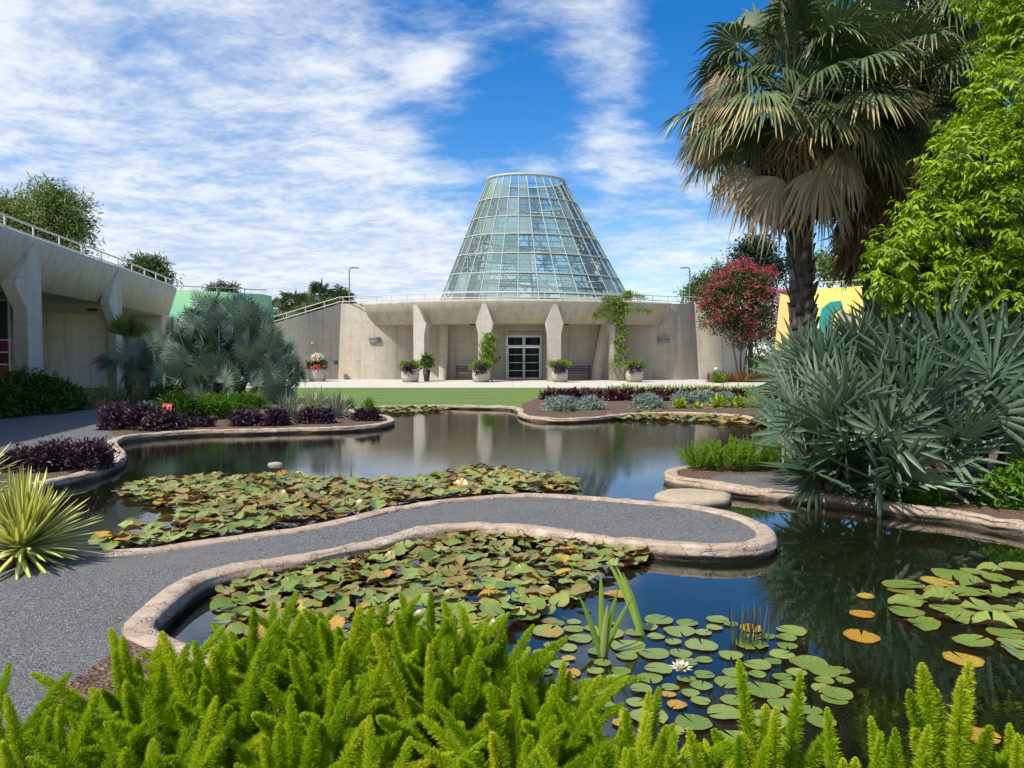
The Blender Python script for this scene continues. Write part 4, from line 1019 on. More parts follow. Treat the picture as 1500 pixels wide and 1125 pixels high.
b0 = G(1375, 735); palmetto('tall silvery palmetto with its crown under the bright tree', [(1385, 480, 9.8, 13, 1.1), (1375, 570, 9.0, 12, 1.0), (1400, 640, 8.8, 8, .9), (1385, 695, 8.6, 6, .5)], (b0[0], b0[1] + .4, 0), 73, R=.74, nseg=17)
b0 = G(1470, 740); palmetto('shaded silvery palmetto cut off by the right edge of the picture', [(1455, 560, 9.2, 14, 1.0), (1510, 510, 9.8, 14, 1.0), (1500, 620, 9.0, 12, 1.0)], (b0[0], b0[1] + .6, 0), 74, R=.75)

# ================================================================== BED PLANTS
def mound(name, px_, py_, wpx, hpx, leafm, label, cat='shrub', group=None, n=220, per=12, L=.09, W=.035, seed=0, droop=.0, tmpl='leaf', depth=.8, stretch=1.):
    """low bush: px_, py_ = middle of its foot"""
    x, y = G(px_, py_); s = y / F; rw = wpx / 2 * s; rh = hpx * s
    kk = (y + rw * .3) / y; t = thing(name, (x * kk, y * kk, 0), label, cat, group)
    rw = max(rw - L * .7, rw * .55); rh = max(rh - L * .6, rh * .6)
    k = max(1, int(round(wpx / hpx / 1.4))); bl = []
    for i in range(k):
        xo = (i - (k - 1) / 2) * (2 * rw / k) if k > 1 else 0
        bl.append((xo, 0, rh * .12, max(rw / k * 1.12, rh * .5), rh * .85))
    b = MB(); crown(b, bl, n, per, L, W, droop, max(L * .55, .02), .60, seed + 400, tmpl, up=.2)
    V_ = b.V
    for a in V_: np.maximum(a[:, 2], .01 + .02 * np.abs(np.sin(a[:, 0] * 50)), out=a[:, 2])
    st = MB(); gg_ = random.Random(seed)
    for q in range(7):
        a = gg_.uniform(0, 6.28); st.tube([(0, 0, 0), (cos(a) * rw * .4, sin(a) * rw * .2, rh * .5)], [.012, .006], 4, cap=False)
    st.build('stems', M['bark'], t); b.build('foliage', M[leafm], t); return t
P_G = 'purple-leaved plants edging the beds'
mound('purple_plant', 105, 690, 120, 44, 'purple_leaf', 'dark purple leafy mound on the near left pond edge', 'plant', P_G, 420, 14, .085, .026, 1)
mound('purple_plant', 48, 692, 84, 34, 'purple_leaf', 'low purple leafy mound just above the striped yucca', 'plant', P_G, 260, 14, .085, .026, 2)
mound('purple_plant', 190, 630, 88, 38, 'purple_leaf', 'purple leafy mound at the gravel corner of the left bed', 'plant', P_G, 320, 13, .11, .035, 3)
mound('purple_plant', 240, 631, 56, 30, 'purple_leaf', 'purple leafy mound in front of the small pink sign', 'plant', P_G, 220, 13, .11, .035, 4)
mound('purple_plant', 295, 626, 40, 14, 'purple_leaf', 'smallest purple tuft, below the bright green mounds', 'plant', P_G, 120, 12, .10, .03, 5)
mound('purple_plant', 362, 624, 50, 24, 'purple_leaf', 'purple clump below the silver palm trunk', 'plant', P_G, 200, 12, .11, .035, 6)
mound('purple_plant', 402, 624, 42, 26, 'purple_leaf', 'purple clump touching the left striped grass tuft', 'plant', P_G, 190, 12, .11, .035, 7)
mound('purple_plant', 464, 621, 54, 22, 'purple_leaf', 'purple clump between the two spiky grey tufts', 'plant', P_G, 200, 12, .11, .035, 8)
mound('purple_plant', 538, 617, 40, 18, 'purple_leaf', 'purple clump at the pointed end of the left bed', 'plant', P_G, 170, 12, .11, .035, 9)
mound('green_mound', 262, 618, 62, 40, 'shrub_green', 'deep green feathery mound behind the pink sign', 'shrub', 'feathery green mounds', 420, 14, .16, .02, 11)
mound('green_mound', 310, 614, 54, 34, 'shrub_bright', 'bright green feathery mound right of the pink sign', 'shrub', 'feathery green mounds', 360, 14, .16, .02, 12)
mound('green_mound', 362, 600, 50, 24, 'shrub_bright', 'bright green mound under the silver palm stems', 'shrub', 'feathery green mounds', 260, 12, .16, .02, 13)
mound('green_mound', 250, 592, 60, 30, 'shrub_green', 'dark mound behind the feathery mounds', 'shrub', 'feathery green mounds', 240, 12, .18, .03, 14)
mound('hedge', -20, 612, 90, 62, 'shrub_green', 'dark green hedge bush cut by the left edge of the picture', 'hedge', None, 500, 14, .22, .05, 18)
mound('hedge', 34, 606, 110, 56, 'shrub_green', 'dense dark green hedge in front of the arcade window', 'hedge', None, 900, 14, .22, .05, 15)
mound('hedge', 84, 602, 60, 44, 'shrub_green', 'rounded dark green bush at the right end of the hedge', 'hedge', None, 420, 14, .2, .05, 16)
mound('silver_shrub', 215, 604, 34, 16, 'silver_shrub', 'small silver shrub above the purple corner mound', 'shrub', None, 130, 12, .10, .025, 17)
g = np.random.default_rng(5)
def tuft(name, px_, py_, hpx, wpx, n, leafm, label, cat='plant', group=None, w=.02, el=(85, 15), bend=.3, Yov=None, stripe=False):
    x, y = G(px_, py_); s = y / F
    b = MB(); rosette(b, (0, 0, 0), n, hpx * s * 1.12, w, el, g, bend, stripe, jit=wpx * s * .08)
    o = b.build(name, M[leafm]); o.location = (x, y, 0.005); tag(o, label, cat, group); return o
S_G = 'spiky grey-green tufts in the left bed'
tuft('spiky_tuft', 425, 615, 42, 60, 120, 'grey_blade', 'spiky grey tuft right of the silver palm', 'plant', S_G, .03)
tuft('spiky_tuft', 494, 612, 40, 50, 130, 'grey_blade', 'spiky grey tuft nearest the lawn in the left bed', 'plant', S_G, .03)
tuft('spiky_tuft', 455, 600, 32, 40, 90, 'pale_grass', 'straw-coloured grass tuft between the grey spikes', 'plant', S_G, .025)
tuft('spiky_tuft', 470, 596, 30, 40, 80, 'grey_blade', 'grey tuft hidden behind the spiky pair', 'plant', S_G, .03)
for i, (px_, py_) in enumerate(((130, 592), (152, 590), (178, 590), (205, 590), (228, 588), (110, 594))):
    tuft('grass_tuft', px_, py_, 26, 30, 90, 'pale_grass', ['pale striped grass tuft above the brick edging', 'pale grass tuft right of the brick edging', 'pale grass tuft at the young palm foot', 'pale grass tuft between young palm and dark mound', 'pale grass tuft touching the dark mound', 'pale grass tuft beside the hedge end'][i], 'plant', 'pale grass tufts by the arcade', .04)
tuft('agave', 152, 596, 14, 18, 30, 'grey_blade', 'small blue-grey agave by the brick edging', 'plant', None, .05, (80, 20), .1)
tuft('grass_tuft', 540, 604, 22, 34, 140, 'shrub_bright', 'bright green grass tuft on the pond side of the lawn', 'plant', None, .03)
tuft('grass_tuft', 512, 600, 16, 34, 110, 'shrub_green', 'dark green grass tuft behind the bright one', 'plant', None, .03)
mb = MB(); x, y = G(143, 599); mb.box((-.75, 0, 0), (.75, .12, .16)); mb.box((-.76, -.01, .16), (.76, .13, .20)); o = mb.build('brick_edging', M['brick_edge']); o.location = (x, y, .005); tag(o, 'low red brick edging beside the gravel path', 'edging')

# variegated yuccas
def yucca(px_, py_, R, n, label):
    x, y = G(px_, py_); t = thing('yucca', (x, y, 0), label, 'yucca', 'striped yuccas at the left edge')
    b = MB(); rosette(b, (0, 0, .12), n, R, .042, (88, -12), g, .12, True, jit=.02); b.build('leaves', M['yucca_leaf'], t)
    b = MB(); b.tube([(0, 0, 0), (0, 0, .14)], [.05, .04], 8); b.build('stem', M['bark'], t)
    b = MB(); rosette(b, (0, 0, .05), 16, R * .6, .03, (5, -5), g, .1, False, tint=.4, jit=.02); b.build('dry_leaves', M['palm_dead'], t); return t
yucca(34, 824, .60, 230, 'large yellow-striped yucca at the gravel edge'); yucca(-38, 722, .62, 90, 'half-hidden striped yucca behind the large one'); yucca(-62, 790, .6, 90, 'striped yucca cut by the left edge of the picture')

# far bed
mound('maroon_hedge', 830, 586, 76, 15, 'maroon_leaf', 'dark maroon groundcover band at the left of the far bed', 'hedge', 'maroon groundcover bands', 220, 12, .16, .06, 21)
mound('maroon_hedge', 930, 588, 150, 17, 'maroon_leaf', 'long dark maroon groundcover band in the middle of the far bed', 'hedge', 'maroon groundcover bands', 420, 12, .16, .06, 22)
mound('maroon_hedge', 1035, 584, 110, 12, 'maroon_leaf', 'dark maroon groundcover band behind the silver pair', 'hedge', 'maroon groundcover bands', 260, 12, .16, .06, 23)
SG = 'silver mounds in the far bed'
for i, (a, b_, c_, d_, L_) in enumerate(((820, 603, 50, 24, 'silver mound nearest the rounded nose of the far bed'), (866, 600, 40, 20, 'silver mound second from the left in the far bed'), (948, 599, 46, 23, 'silver mound standing alone in the middle of the far bed'),
                                   (1000, 592, 34, 18, 'silver mound left of the overlapping pair'), (1030, 591, 38, 20, 'silver mound behind the lime plants'), (1062, 590, 30, 15, 'smallest silver mound at the back right of the far bed'), (1140, 606, 44, 34, 'silver mound touching the big palmetto'))):
    mound('silver_mound', a, b_, c_, d_, 'silver_shrub', L_, 'shrub', SG, 260, 14, .085, .022, 30 + i)
for i, (a, b_, h_, L_) in enumerate(((996, 598, 13, 'leftmost lime-yellow plant in the far bed'), (1020, 598, 8, 'lowest lime-yellow plant in the far bed'), (1053, 597, 17, 'lime-yellow plant right of the silver pair'), (1082, 597, 16, 'broad lime-yellow plant in the far bed'),
                                (1108, 598, 20, 'tallest lime-yellow plant in the far bed'), (1128, 596, 15, 'lime-yellow plant next to the palmetto'))):
    tuft('lime_plant', a, b_, h_ * 1.15, 26, 70, 'lime_leaf', L_, 'plant', 'lime-yellow plants in the far bed', .085, (85, 10), .15)
mb = MB()
for q in range(70):
    px_ = 900 + (q / 70) * 230; x, y = G(px_, 576 + 2 * sin(q) ); rosette(mb, (x, y, 0), 22, .42, .03, (85, 25), g, .3, False, jit=.14)
o = mb.build('lawn_edge_grass', M['sword_fern']); tag(o, 'strip of longer grass behind the maroon groundcover', 'grass', kind='stuff')
mb = MB(); gg = np.random.default_rng(3)
mbl = MB()
x0, y0 = G(1070, 558); t = thing('ornamental_grass', (x0, y0 - 2, 0), 'reddish grass bed beside the pavilion side wall', 'plant')
for q in range(34): rosette(mbl, (gg.uniform(-1.6, 1.9), gg.uniform(-.6, .8), 0), 26, .75, .05, (85, 25), gg, .3, False, jit=.15)
mbl.build('leaves', M['red_grass'], t)
tuft('grass_tuft', 1051, 561, 18, 16, 90, 'shrub_bright', 'bright green tuft below the white path light', 'plant', None, .06)

# ================================================================== POND PLANTS
def padmesh(name, m_, seed, wave, lift, fold=0., K=26, notch=.22):
    g = np.random.default_rng(seed); V = [(0, 0, 0)]; A = [0]; rings = (.35, .7, .92, 1.0)
    ph = g.random(4) * 6.28
    for r in rings:
        for j in range(K):
            a = notch / 2 + (2 * pi - notch) * j / (K - 1)
            rr_ = r * (1 + .03 * sin(3 * a + ph[0]) + .02 * sin(7 * a + ph[1]))
            z = wave * r ** 2 * sin(2 * a + ph[2]) + wave * .6 * r ** 3 * sin(3 * a + ph[3]) + lift * r ** 3 + (fold * abs(rr_ * cos(a)) if fold else 0) + (.03 * sin(9 * a + ph[0]) * wave / .1 if r > .9 else 0)
            V.append((rr_ * cos(a), rr_ * sin(a), z)); A.append(r)
    V0 = 1; Fc = [(0, V0 + j, V0 + j + 1) for j in range(K - 1)]
    Q = [(1 + i * K + j, 1 + (i + 1) * K + j, 1 + (i + 1) * K + j + 1, 1 + i * K + j + 1) for i in range(3) for j in range(K - 1)]
    return V, Fc, Q, A
def pad_obj(name, m_, var, R):
    V, T, Q, A = var; b = MB(); V = np.array(V) * R; b.add(V, T, along=A)
    b.V = [V.astype(np.float32)]; b.F = [np.array(T, np.int32), np.array(Q, np.int32)]; b.M = [np.zeros(len(T), np.int32), np.zeros(len(Q), np.int32)]
    b.T = [np.zeros(len(V), np.float32)]; b.A = [np.array(A, np.float32)]
    return b.build(name, m_, smooth=True)
FLAT = [padmesh('f', 0, s, .035, .02) for s in (1, 2, 3)]; WAVY = [padmesh('w', 0, s, .11, .08) for s in (4, 5, 6, 7)] + [padmesh('w', 0, 8, .1, .05, fold=.35)]
PROTO = {}
for kind_, vars_ in (('flat', FLAT), ('wavy', WAVY)):
    for mn in ('pad_green', 'pad_olive', 'pad_yellow'):
        PROTO[(kind_, mn)] = [pad_obj('lily_pad', M[mn], v_, 1.0) for v_ in vars_]
PROTO_ALL = [o for l in PROTO.values() for o in l]; PFREE = {o.name: True for o in PROTO_ALL}
used_proto = set()
def put_pad(kind_, mn, x, y, z, R, rz, tx, ty, label):
    src = rnd.choice(PROTO[(kind_, mn)])
    if src.name in used_proto: o = src.copy(); COL.objects.link(o)
    else: o = src; used_proto.add(src.name)
    o.location = (x, y, z); o.rotation_euler = (tx, ty, rz); o.scale = (R, R, R)
    tag(o, label, 'lily pad', 'lily pads on the pond'); return o
def scatter(poly, rmin, rmax, dens, n, g, over=1.0):
    xs = [p[0] for p in poly]; ys = [p[1] for p in poly]; out = []; tries = 0
    while len(out) < n and tries < n * 60:
        tries += 1; x = g.uniform(min(xs), max(xs)); y = g.uniform(min(ys), max(ys))
        if not inside((x, y), poly): continue
        r = rmin + (rmax - rmin) * g.random() ** 1.3
        if all((x - a) ** 2 + (y - b) ** 2 > (over * (r + c)) ** 2 for a, b, c in out): out.append((x, y, r))
    return out
def wpoly(lst): return [G(p[0], p[1], WZ) for p in lst]
gp = np.random.default_rng(21)
south = wpoly([(322, 880), (380, 852), (450, 838), (520, 825), (580, 812), (640, 795), (700, 786), (760, 784), (830, 794), (900, 808), (945, 818), (925, 836), (890, 845), (860, 862), (850, 890), (780, 905), (740, 925), (700, 950), (560, 960), (420, 955), (330, 940)])
cnt = 0
for x, y, r in scatter(south, .062, .105, 0, 158, gp, .60):
    mn = gp.choice(['pad_green', 'pad_olive', 'pad_yellow'], p=[.46, .42, .12])
    lab = {'pad_green': 'green lily pad crowded into the raft beside the peninsula kerb', 'pad_olive': 'olive-brown lily pad crowded into the raft beside the peninsula kerb', 'pad_yellow': 'yellowing lily pad standing out in the raft beside the peninsula kerb'}[mn]
    put_pad('wavy', mn, x, y, WZ + .025 + .055 * gp.random(), r, gp.random() * 6.28, gp.normal() * .13, gp.normal() * .13, lab)
near = wpoly([(780, 930), (830, 905), (900, 915), (1000, 905), (1050, 905), (1170, 925), (1150, 960), (1240, 970), (1250, 1000), (1190, 1080), (1120, 1095), (1000, 1085), (900, 1060), (800, 1010)])
pads = scatter(near, .045, .105, 0, 92, gp, .92); zk = 0
for x, y, r in pads:
    zk += 1; mn = gp.choice(['pad_green', 'pad_yellow'], p=[.88, .12]); r2 = r if mn == 'pad_green' else r * .8
    put_pad('flat', mn, x, y, WZ + .005 + .0006 * (zk % 12), r2, gp.random() * 6.28, gp.normal() * .01, gp.normal() * .01,
            'green lily pad floating flat in the open water near the ferns' if mn == 'pad_green' else 'small yellow lily pad among the flat pads near the ferns')
right = wpoly([(1290, 855), (1400, 838), (1560, 830), (1600, 900), (1600, 985), (1480, 975), (1380, 930), (1300, 905)])
for x, y, r in scatter(right, .09, .15, 0, 46, gp, .72):
    zk += 1; mn = gp.choice(['pad_green', 'pad_olive', 'pad_yellow'], p=[.82, .10, .08])
    put_pad('flat' if gp.random() < .6 else 'wavy', mn, x, y, WZ + .012 + .0012 * (zk % 12), r, gp.random() * 6.28, gp.normal() * .04, gp.normal() * .04,
            {'pad_green': 'green lily pad in the shaded group at the right edge', 'pad_olive': 'brownish lily pad in the shaded group at the right edge', 'pad_yellow': 'yellow lily pad in the shaded group at the right edge'}[mn])
for px_, py_, R_, mn, lab in ((1262, 934, .12, 'pad_yellow', 'large yellow lily pad alone below the right group'), (1263, 901, .09, 'pad_yellow', 'yellow lily pad left of the shaded group'), (1268, 875, .07, 'pad_yellow', 'small half-sunk yellow lily pad farthest left of the shaded group'),
                              (1437, 1080, .09, 'pad_yellow', 'bright yellow lily pad alone at the lower right'), (1335, 901, .08, 'pad_yellow', 'yellow lily pad at the near edge of the shaded group'), (1410, 968, .12, 'pad_yellow', 'big yellow lily pad with brown edge below the shaded group'),
                              (1207, 984, .10, 'pad_green', 'single green lily pad right of the near raft'), (1225, 1018, .09, 'pad_green', 'green lily pad at the outer right of the near raft'), (905, 872, .12, 'pad_yellow', 'yellow-brown curled lily pad behind the iris blades'),
                              (807, 930, .08, 'pad_yellow', 'yellow lily pad left of the iris blades'), (958, 805, .10, 'pad_green', 'green lily pad by itself under the peninsula tip'), (806, 912, .07, 'pad_olive', 'small brown lily pad drifting off the raft')):
    x, y = G(px_, py_, WZ); put_pad('flat', mn, x, y, WZ + .010, R_ * .86, gp.random() * 6.28, .03, -.03, lab)
for o in PROTO_ALL:
    if o.name not in used_proto: bpy.data.objects.remove(o)
# farther pads as one raft (beyond the three hundred that show largest)
def raft(name, polys, label, lily):
    b = MB(); z_ = 0
    for poly, rmin, rmax, n_, over, tilt in polys:
        for x, y, r in scatter(poly, rmin, rmax, 0, n_, gp, over):
            V, T, Q, A = WAVY[int(gp.integers(len(WAVY)))]
            rot = Matrix.Rotation(gp.normal() * tilt, 3, 'X') @ Matrix.Rotation(gp.normal() * tilt, 3, 'Y') @ Matrix.Rotation(gp.random() * 6.28, 3, 'Z')
            Vw = (np.array(V) * r) @ np.array(rot).T + np.array([x, y, WZ + .03 + .05 * gp.random()])
            mi = int(gp.choice([0, 1, 2], p=[.52, .43, .05])); n0 = b.n; tt_ = gp.random()
            b.V.append(Vw.astype(np.float32)); b.T.append(np.full(len(V), tt_, np.float32)); b.A.append(np.array(A, np.float32))
            b.F.append(np.array(T, np.int32) + n0); b.M.append(np.full(len(T), mi, np.int32)); b.F.append(np.array(Q, np.int32) + n0); b.M.append(np.full(len(Q), mi, np.int32)); b.n += len(V)
    o = b.build(name, [M['pad_green'], M['pad_olive'], M['pad_yellow']], smooth=True); tag(o, label, 'lily pads', kind='stuff')
north = wpoly([(170, 724), (215, 710), (300, 703), (420, 701), (500, 707), (560, 709), (625, 704), (660, 693), (700, 688), (760, 694), (820, 700), (848, 708), (840, 719), (800, 722), (740, 724), (690, 729), (640, 735), (590, 743), (540, 752), (480, 764), (420, 772), (360, 781), (300, 791), (230, 800), (150, 803), (135, 798), (190, 776), (250, 766), (270, 755), (220, 738)])
raft('lily_pad_raft', [(south, .05, .085, 420, .58, .18), (north, .07, .115, 900, .58, .15), (wpoly([(870, 611), (950, 608), (1060, 610), (1120, 617), (1140, 626), (1080, 622), (980, 617), (900, 616)]), .12, .2, 170, .62, .1),
                       (wpoly([(545, 608), (560, 600), (640, 598), (660, 601), (600, 606)]), .12, .2, 70, .62, .05)], 'crowded raft of green and brown lily pads beyond the peninsula', True)
def lily(px_, py_, R, label):
    x, y = G(px_, py_, WZ + .05); t = thing('water_lily', (x, y, WZ + .03), label, 'water lily', 'pale water lily blooms'); b = MB()
    for q, (nn_, e_, l_) in enumerate(((9, 25, 1.), (8, 50, .9), (7, 72, .75))):
        m = nn_; a = np.arange(m) * 2 * pi / m + q * .3; e2 = rad(e_)
        d = np.stack([np.cos(a) * cos(e2), np.sin(a) * cos(e2), np.full(m, sin(e2))], 1); n_ = np.stack([-np.cos(a) * sin(e2), -np.sin(a) * sin(e2), np.full(m, cos(e2))], 1)
        leafcloud(b, np.zeros((m, 3)), d, n_, np.full(m, R * l_), np.full(m, R * .42), np.full(m, .3 + .3 * q))
    b.build('petals', M['white_bloom'], t); c = MB(); c.lathe([(R * .16, 0), (R * .2, R * .3), (.001, R * .38)], (0, 0, 0), 10); c.build('centre', M['lime_leaf'], t)
lily(997, 978, .075, 'cream water lily open among the flat green pads'); lily(436, 697, .12, 'pale yellow water lily at the far edge of the raft')
g = np.random.default_rng(8)
def blades(px_, py_, tips, wd, label, m_='reed_leaf'):
    x, y = G(px_, py_, WZ); t = thing('water_iris', (x, y, WZ - .03), label, 'water plant'); 
    b = MB()
    for tx, ty, ti, dyy in tips:
        e_ = D(tx, ty, y + dyy) - Vector((x, y, WZ - .03)); rows = []
        for f, h in ((0, .8), (.35, 1.), (.7, .75), (.9, .4), (1., .03)):
            p = Vector((e_.x * (f * .75 + .25 * f ** 2), e_.y * f, e_.z * f + e_.length * .03 * sin(f * pi))); rows.append((p, h * wd / 2))
        V = []
        for p, h in rows: V += [(p.x - h, p.y, p.z), (p.x, p.y - h * .4, p.z), (p.x + h, p.y, p.z)]
        b.add(V, [(r * 3 + q, r * 3 + q + 1, (r + 1) * 3 + q + 1, (r + 1) * 3 + q) for r in range(4) for q in (0, 1)], tint=ti)
    b.build('blades', M[m_], t)
blades(882, 962, [(848, 872, .2, 0), (880, 838, .5, .05), (906, 862, .3, 0), (890, 885, .95, -.02), (812, 968, .6, -.25), (930, 870, .1, .1)], .035, 'clump of upright green iris blades in open water')
blades(942, 932, [(888, 818, .6, .1), (912, 838, .3, .05), (902, 828, .8, .05)], .038, 'leaning pair of green iris blades behind the clump')
x, y = G(1096, 945, WZ); b = MB(); rosette(b, (0, 0, 0), 34, .26, .008, (89, 74), g, .05, False, jit=.05); o = b.build('reeds', M['dark_reed']); o.location = (x, y, WZ - .02); tag(o, 'thin dark reeds standing in the pond beside pads', 'water plant')
def rock(name, x, y, z, rx, ry, rz_, m_, label, cat, seed):
    b = MB(); K = 36; V = []; prof_ = [(.80, -.5), (.97, -.25), (1.0, .1), (.95, .42), (.82, .60), (.5, .66), (.0, .68)]
    for q, (r, h) in enumerate(prof_):
        for j in range(K):
            a = 2 * pi * j / K; k_ = r * (1 + .07 * mnoise.noise(Vector((cos(a) * 1.6, sin(a) * 1.6, seed))) * 2 + .02 * mnoise.noise(Vector((cos(a) * 6, sin(a) * 6, seed + q))))
            V.append((rx * k_ * cos(a), ry * k_ * sin(a), rz_ * (h + .05 * mnoise.noise(Vector((cos(a) * r * 3, sin(a) * r * 3, seed + 5))))))
    b.add(V, [(i * K + j, i * K + (j + 1) % K, (i + 1) * K + (j + 1) % K, (i + 1) * K + j) for i in range(len(prof_) - 1) for j in range(K)])
    o = b.build(name, m_, smooth=True); o.location = (x, y, z); tag(o, label, cat); return o
x, y = G(1016, 722, .0); rock('stepping_stone', x, y, -.07, .45, .38, .11, M['step_rock'], 'flat tan stepping stone in the channel beside the peninsula', 'stone', 2.)
x, y = G(403, 681, WZ); rock('pond_rock', x, y, WZ - .04, .12, .10, .12, M['step_rock'], 'small pale rock breaking the water beyond the lily raft', 'stone', 4.)

lt = MB(); gl2 = np.random.default_rng(44); Pn = []
while len(Pn) < 170:
    i_ = int(gl2.integers(len(path_poly))); q_ = path_poly[i_]; w_ = abs(gl2.normal()) * .35
    a_ = gl2.random() * 6.28; p_ = (q_.x + cos(a_) * w_, q_.y + sin(a_) * w_)
    if p_[1] < 16 and inside(p_, path_poly) and min((POND[k_] - Vector(p_)).length for k_ in range(0, len(POND), 3)) > .13: Pn.append((p_[0], p_[1], .010))
Pn = np.array(Pn); m = len(Pn); a_ = gl2.random(m) * 6.28
leafcloud(lt, Pn, np.stack([np.cos(a_), np.sin(a_), np.full(m, .05)], 1), norm(np.stack([gl2.normal(size=m) * .2, gl2.normal(size=m) * .2, np.ones(m)], 1)), .02 + .035 * gl2.random(m), .008 + .012 * gl2.random(m), gl2.random(m))
o = lt.build('leaf_litter', M['palm_dead']); tag(o, 'scattered dry leaves along the path edges', 'leaf litter', kind='stuff')

# ================================================================== FERNS
def frond(mb, base, d0, L, rad_, g, nn=620, bend=.25, wk=1.):
    """foxtail frond: needles all round a bending stem"""
    t = g.random(nn) ** .85; t = .06 + .94 * t; d0 = np.array(d0, float); d0 /= np.linalg.norm(d0)
    hz = np.array([d0[0], d0[1], 0.]); 
    P = np.array(base)[None] + d0[None] * (t * L)[:, None] + (hz[None] * bend * .6 + np.array([0, 0, -.10 * bend])) * (t ** 2 * L)[:, None]
    ax = norm(d0[None] + (hz[None] * bend * 1.2 + np.array([0, 0, -.2 * bend])) * t[:, None])
    prof_ = np.minimum(1, t * 5 + .15) * np.maximum(0, 1 - t ** 3.4) ** .6 + .05
    a = g.random(nn) * 2 * pi; e1 = norm(np.cross(ax, np.array([.3, .2, 1.]) if abs(d0[2]) < .9 else np.array([1., .1, 0]))); e2 = np.cross(ax, e1)
    out = e1 * np.cos(a)[:, None] + e2 * np.sin(a)[:, None]
    d = norm(out + ax * (.45 + .6 * g.random(nn))[:, None] + g.normal(size=(nn, 3)) * .25)
    Ln = rad_ * prof_ * (.8 + .45 * g.random(nn)) * 1.05
    n_ = norm(np.cross(d, g.normal(size=(nn, 3)))); tn = np.clip(g.random(nn) * .40 + .55 * g.random() ** 1.3 + .28 * t ** 2, 0, 1)
    leafcloud(mb, P + out * (rad_ * .05), d, n_, Ln, np.full(nn, .0042) * (rad_ / .03) ** .5 * wk, tn, 'dia')
    mb.tube([tuple(np.array(base)), tuple(np.array(base) + d0 * L * .5), tuple(np.array(base) + d0 * L * .92 + hz * bend * .5 * L)], [.003, .0025, .001], 3, cap=False, tint=.2)
FP = []
for v_ in range(6):
    g = np.random.default_rng(200 + v_); b = MB(); nf = 28
    for i in range(nf):
        a = i * 2.39996 + g.normal() * .3; f = (i + .5) / nf; e_ = rad(88 - 74 * f + g.normal() * 10); L = (.30 + .24 * g.random()) * (1 - .08 * f)
        frond(b, (cos(a) * .05 * g.random() * 2, sin(a) * .05 * g.random() * 2, 0), (cos(a) * cos(e_), sin(a) * cos(e_), sin(e_)), L, .033 + .009 * g.random(), g, 2500, .95 * g.random() ** 1.3 + .05, .62)
    FP.append(b.build('foxtail_fern', M['fern_leaf']))
FQ = []
for v_ in range(3):
    g = np.random.default_rng(300 + v_); b = MB()
    for i in range(8):
        a = i * 2.39996 + g.normal() * .3; e_ = rad(89 - 30 * (i / 8) + g.normal() * 4)
        frond(b, (cos(a) * .04, sin(a) * .04, 0), (cos(a) * cos(e_), sin(a) * cos(e_), sin(e_)), (.50 - .26 * (i / 8) ** .6) * (1 + .1 * g.normal()), .032 + .006 * g.random(), g, 1700, .25 * g.random() + .05, .72)
    FQ.append(b.build('foxtail_fern', M['fern_leaf']))
for i, (x, y, s_, lab) in enumerate(((.90, 2.62, 1.05, 'sparse foxtail fern with two tall fronds left of the dark water'), (1.55, 2.68, 1.18, 'foxtail fern with the tallest single frond near the lower right corner'), (1.28, 2.50, .90, 'low sparse foxtail fern between the two tall ones'),
                                     (1.06, 2.36, .92, 'sparse foxtail fern at the bottom edge under the dark water'), (1.74, 2.60, .75, 'short sparse foxtail fern cut by the lower right corner'))):
    o = FQ[i] if i < 3 else FQ[i % 3].copy()
    if i >= 3: COL.objects.link(o)
    o.location = (x, y, .01); o.rotation_euler = (0, 0, i * 1.9); o.scale = (s_, s_, s_); tag(o, lab, 'fern', 'foxtail ferns in the near bed')
ferns = [(-1.92, 2.72, .92, 'foxtail fern at the far left corner of the near bed'), (-1.50, 3.12, .98, 'foxtail fern at the gravel edge below the kerb end'), (-1.58, 2.55, .95, 'foxtail fern filling the lower left corner'),
         (-1.18, 3.55, 1.0, 'foxtail fern touching the start of the kerb'), (-1.12, 2.95, 1.05, 'foxtail fern behind the lower left corner'), (-1.15, 2.45, .95, 'foxtail fern at the bottom edge left of centre'), (-.78, 3.60, 1.05, 'foxtail fern right of the kerb end at the water'),
         (-.74, 3.05, 1.0, 'foxtail fern in the thick of the left drift'), (-.72, 2.52, .92, 'foxtail fern at the bottom edge below the drift'), (-.36, 3.55, 1.0, 'foxtail fern standing against the lily raft'), (-.30, 3.05, .98, 'foxtail fern above the bare mulch patch'),
         (-.12, 3.38, 1.0, 'foxtail fern at the raft corner with a tall frond'), (.02, 2.62, .92, 'foxtail fern right of the bare mulch patch'), (.14, 2.98, .85, 'foxtail fern beside the small visible kerb stone'), (.42, 2.62, .85, 'foxtail fern below the iris blades'),
         (.70, 2.42, .84, 'foxtail fern below the flat lily pads'), (.35, 2.25, .9, 'foxtail fern at the bottom edge centre'), (-.45, 2.30, .85, 'foxtail fern at the bottom edge by the mulch'), (-1.95, 2.25, 1.0, 'foxtail fern cut by the left bottom edge')]
rnd = random.Random(9)
for i, (x, y, s_, lab) in enumerate(ferns):
    if i < len(FP): o = FP[i]
    else: o = FP[i % len(FP)].copy(); COL.objects.link(o)
    o.location = (x, y, .01); o.rotation_euler = (0, 0, rnd.uniform(0, 6.28)); o.scale = (s_, s_, s_ * rnd.uniform(.92, 1.05)); tag(o, lab, 'fern', 'foxtail ferns in the near bed')
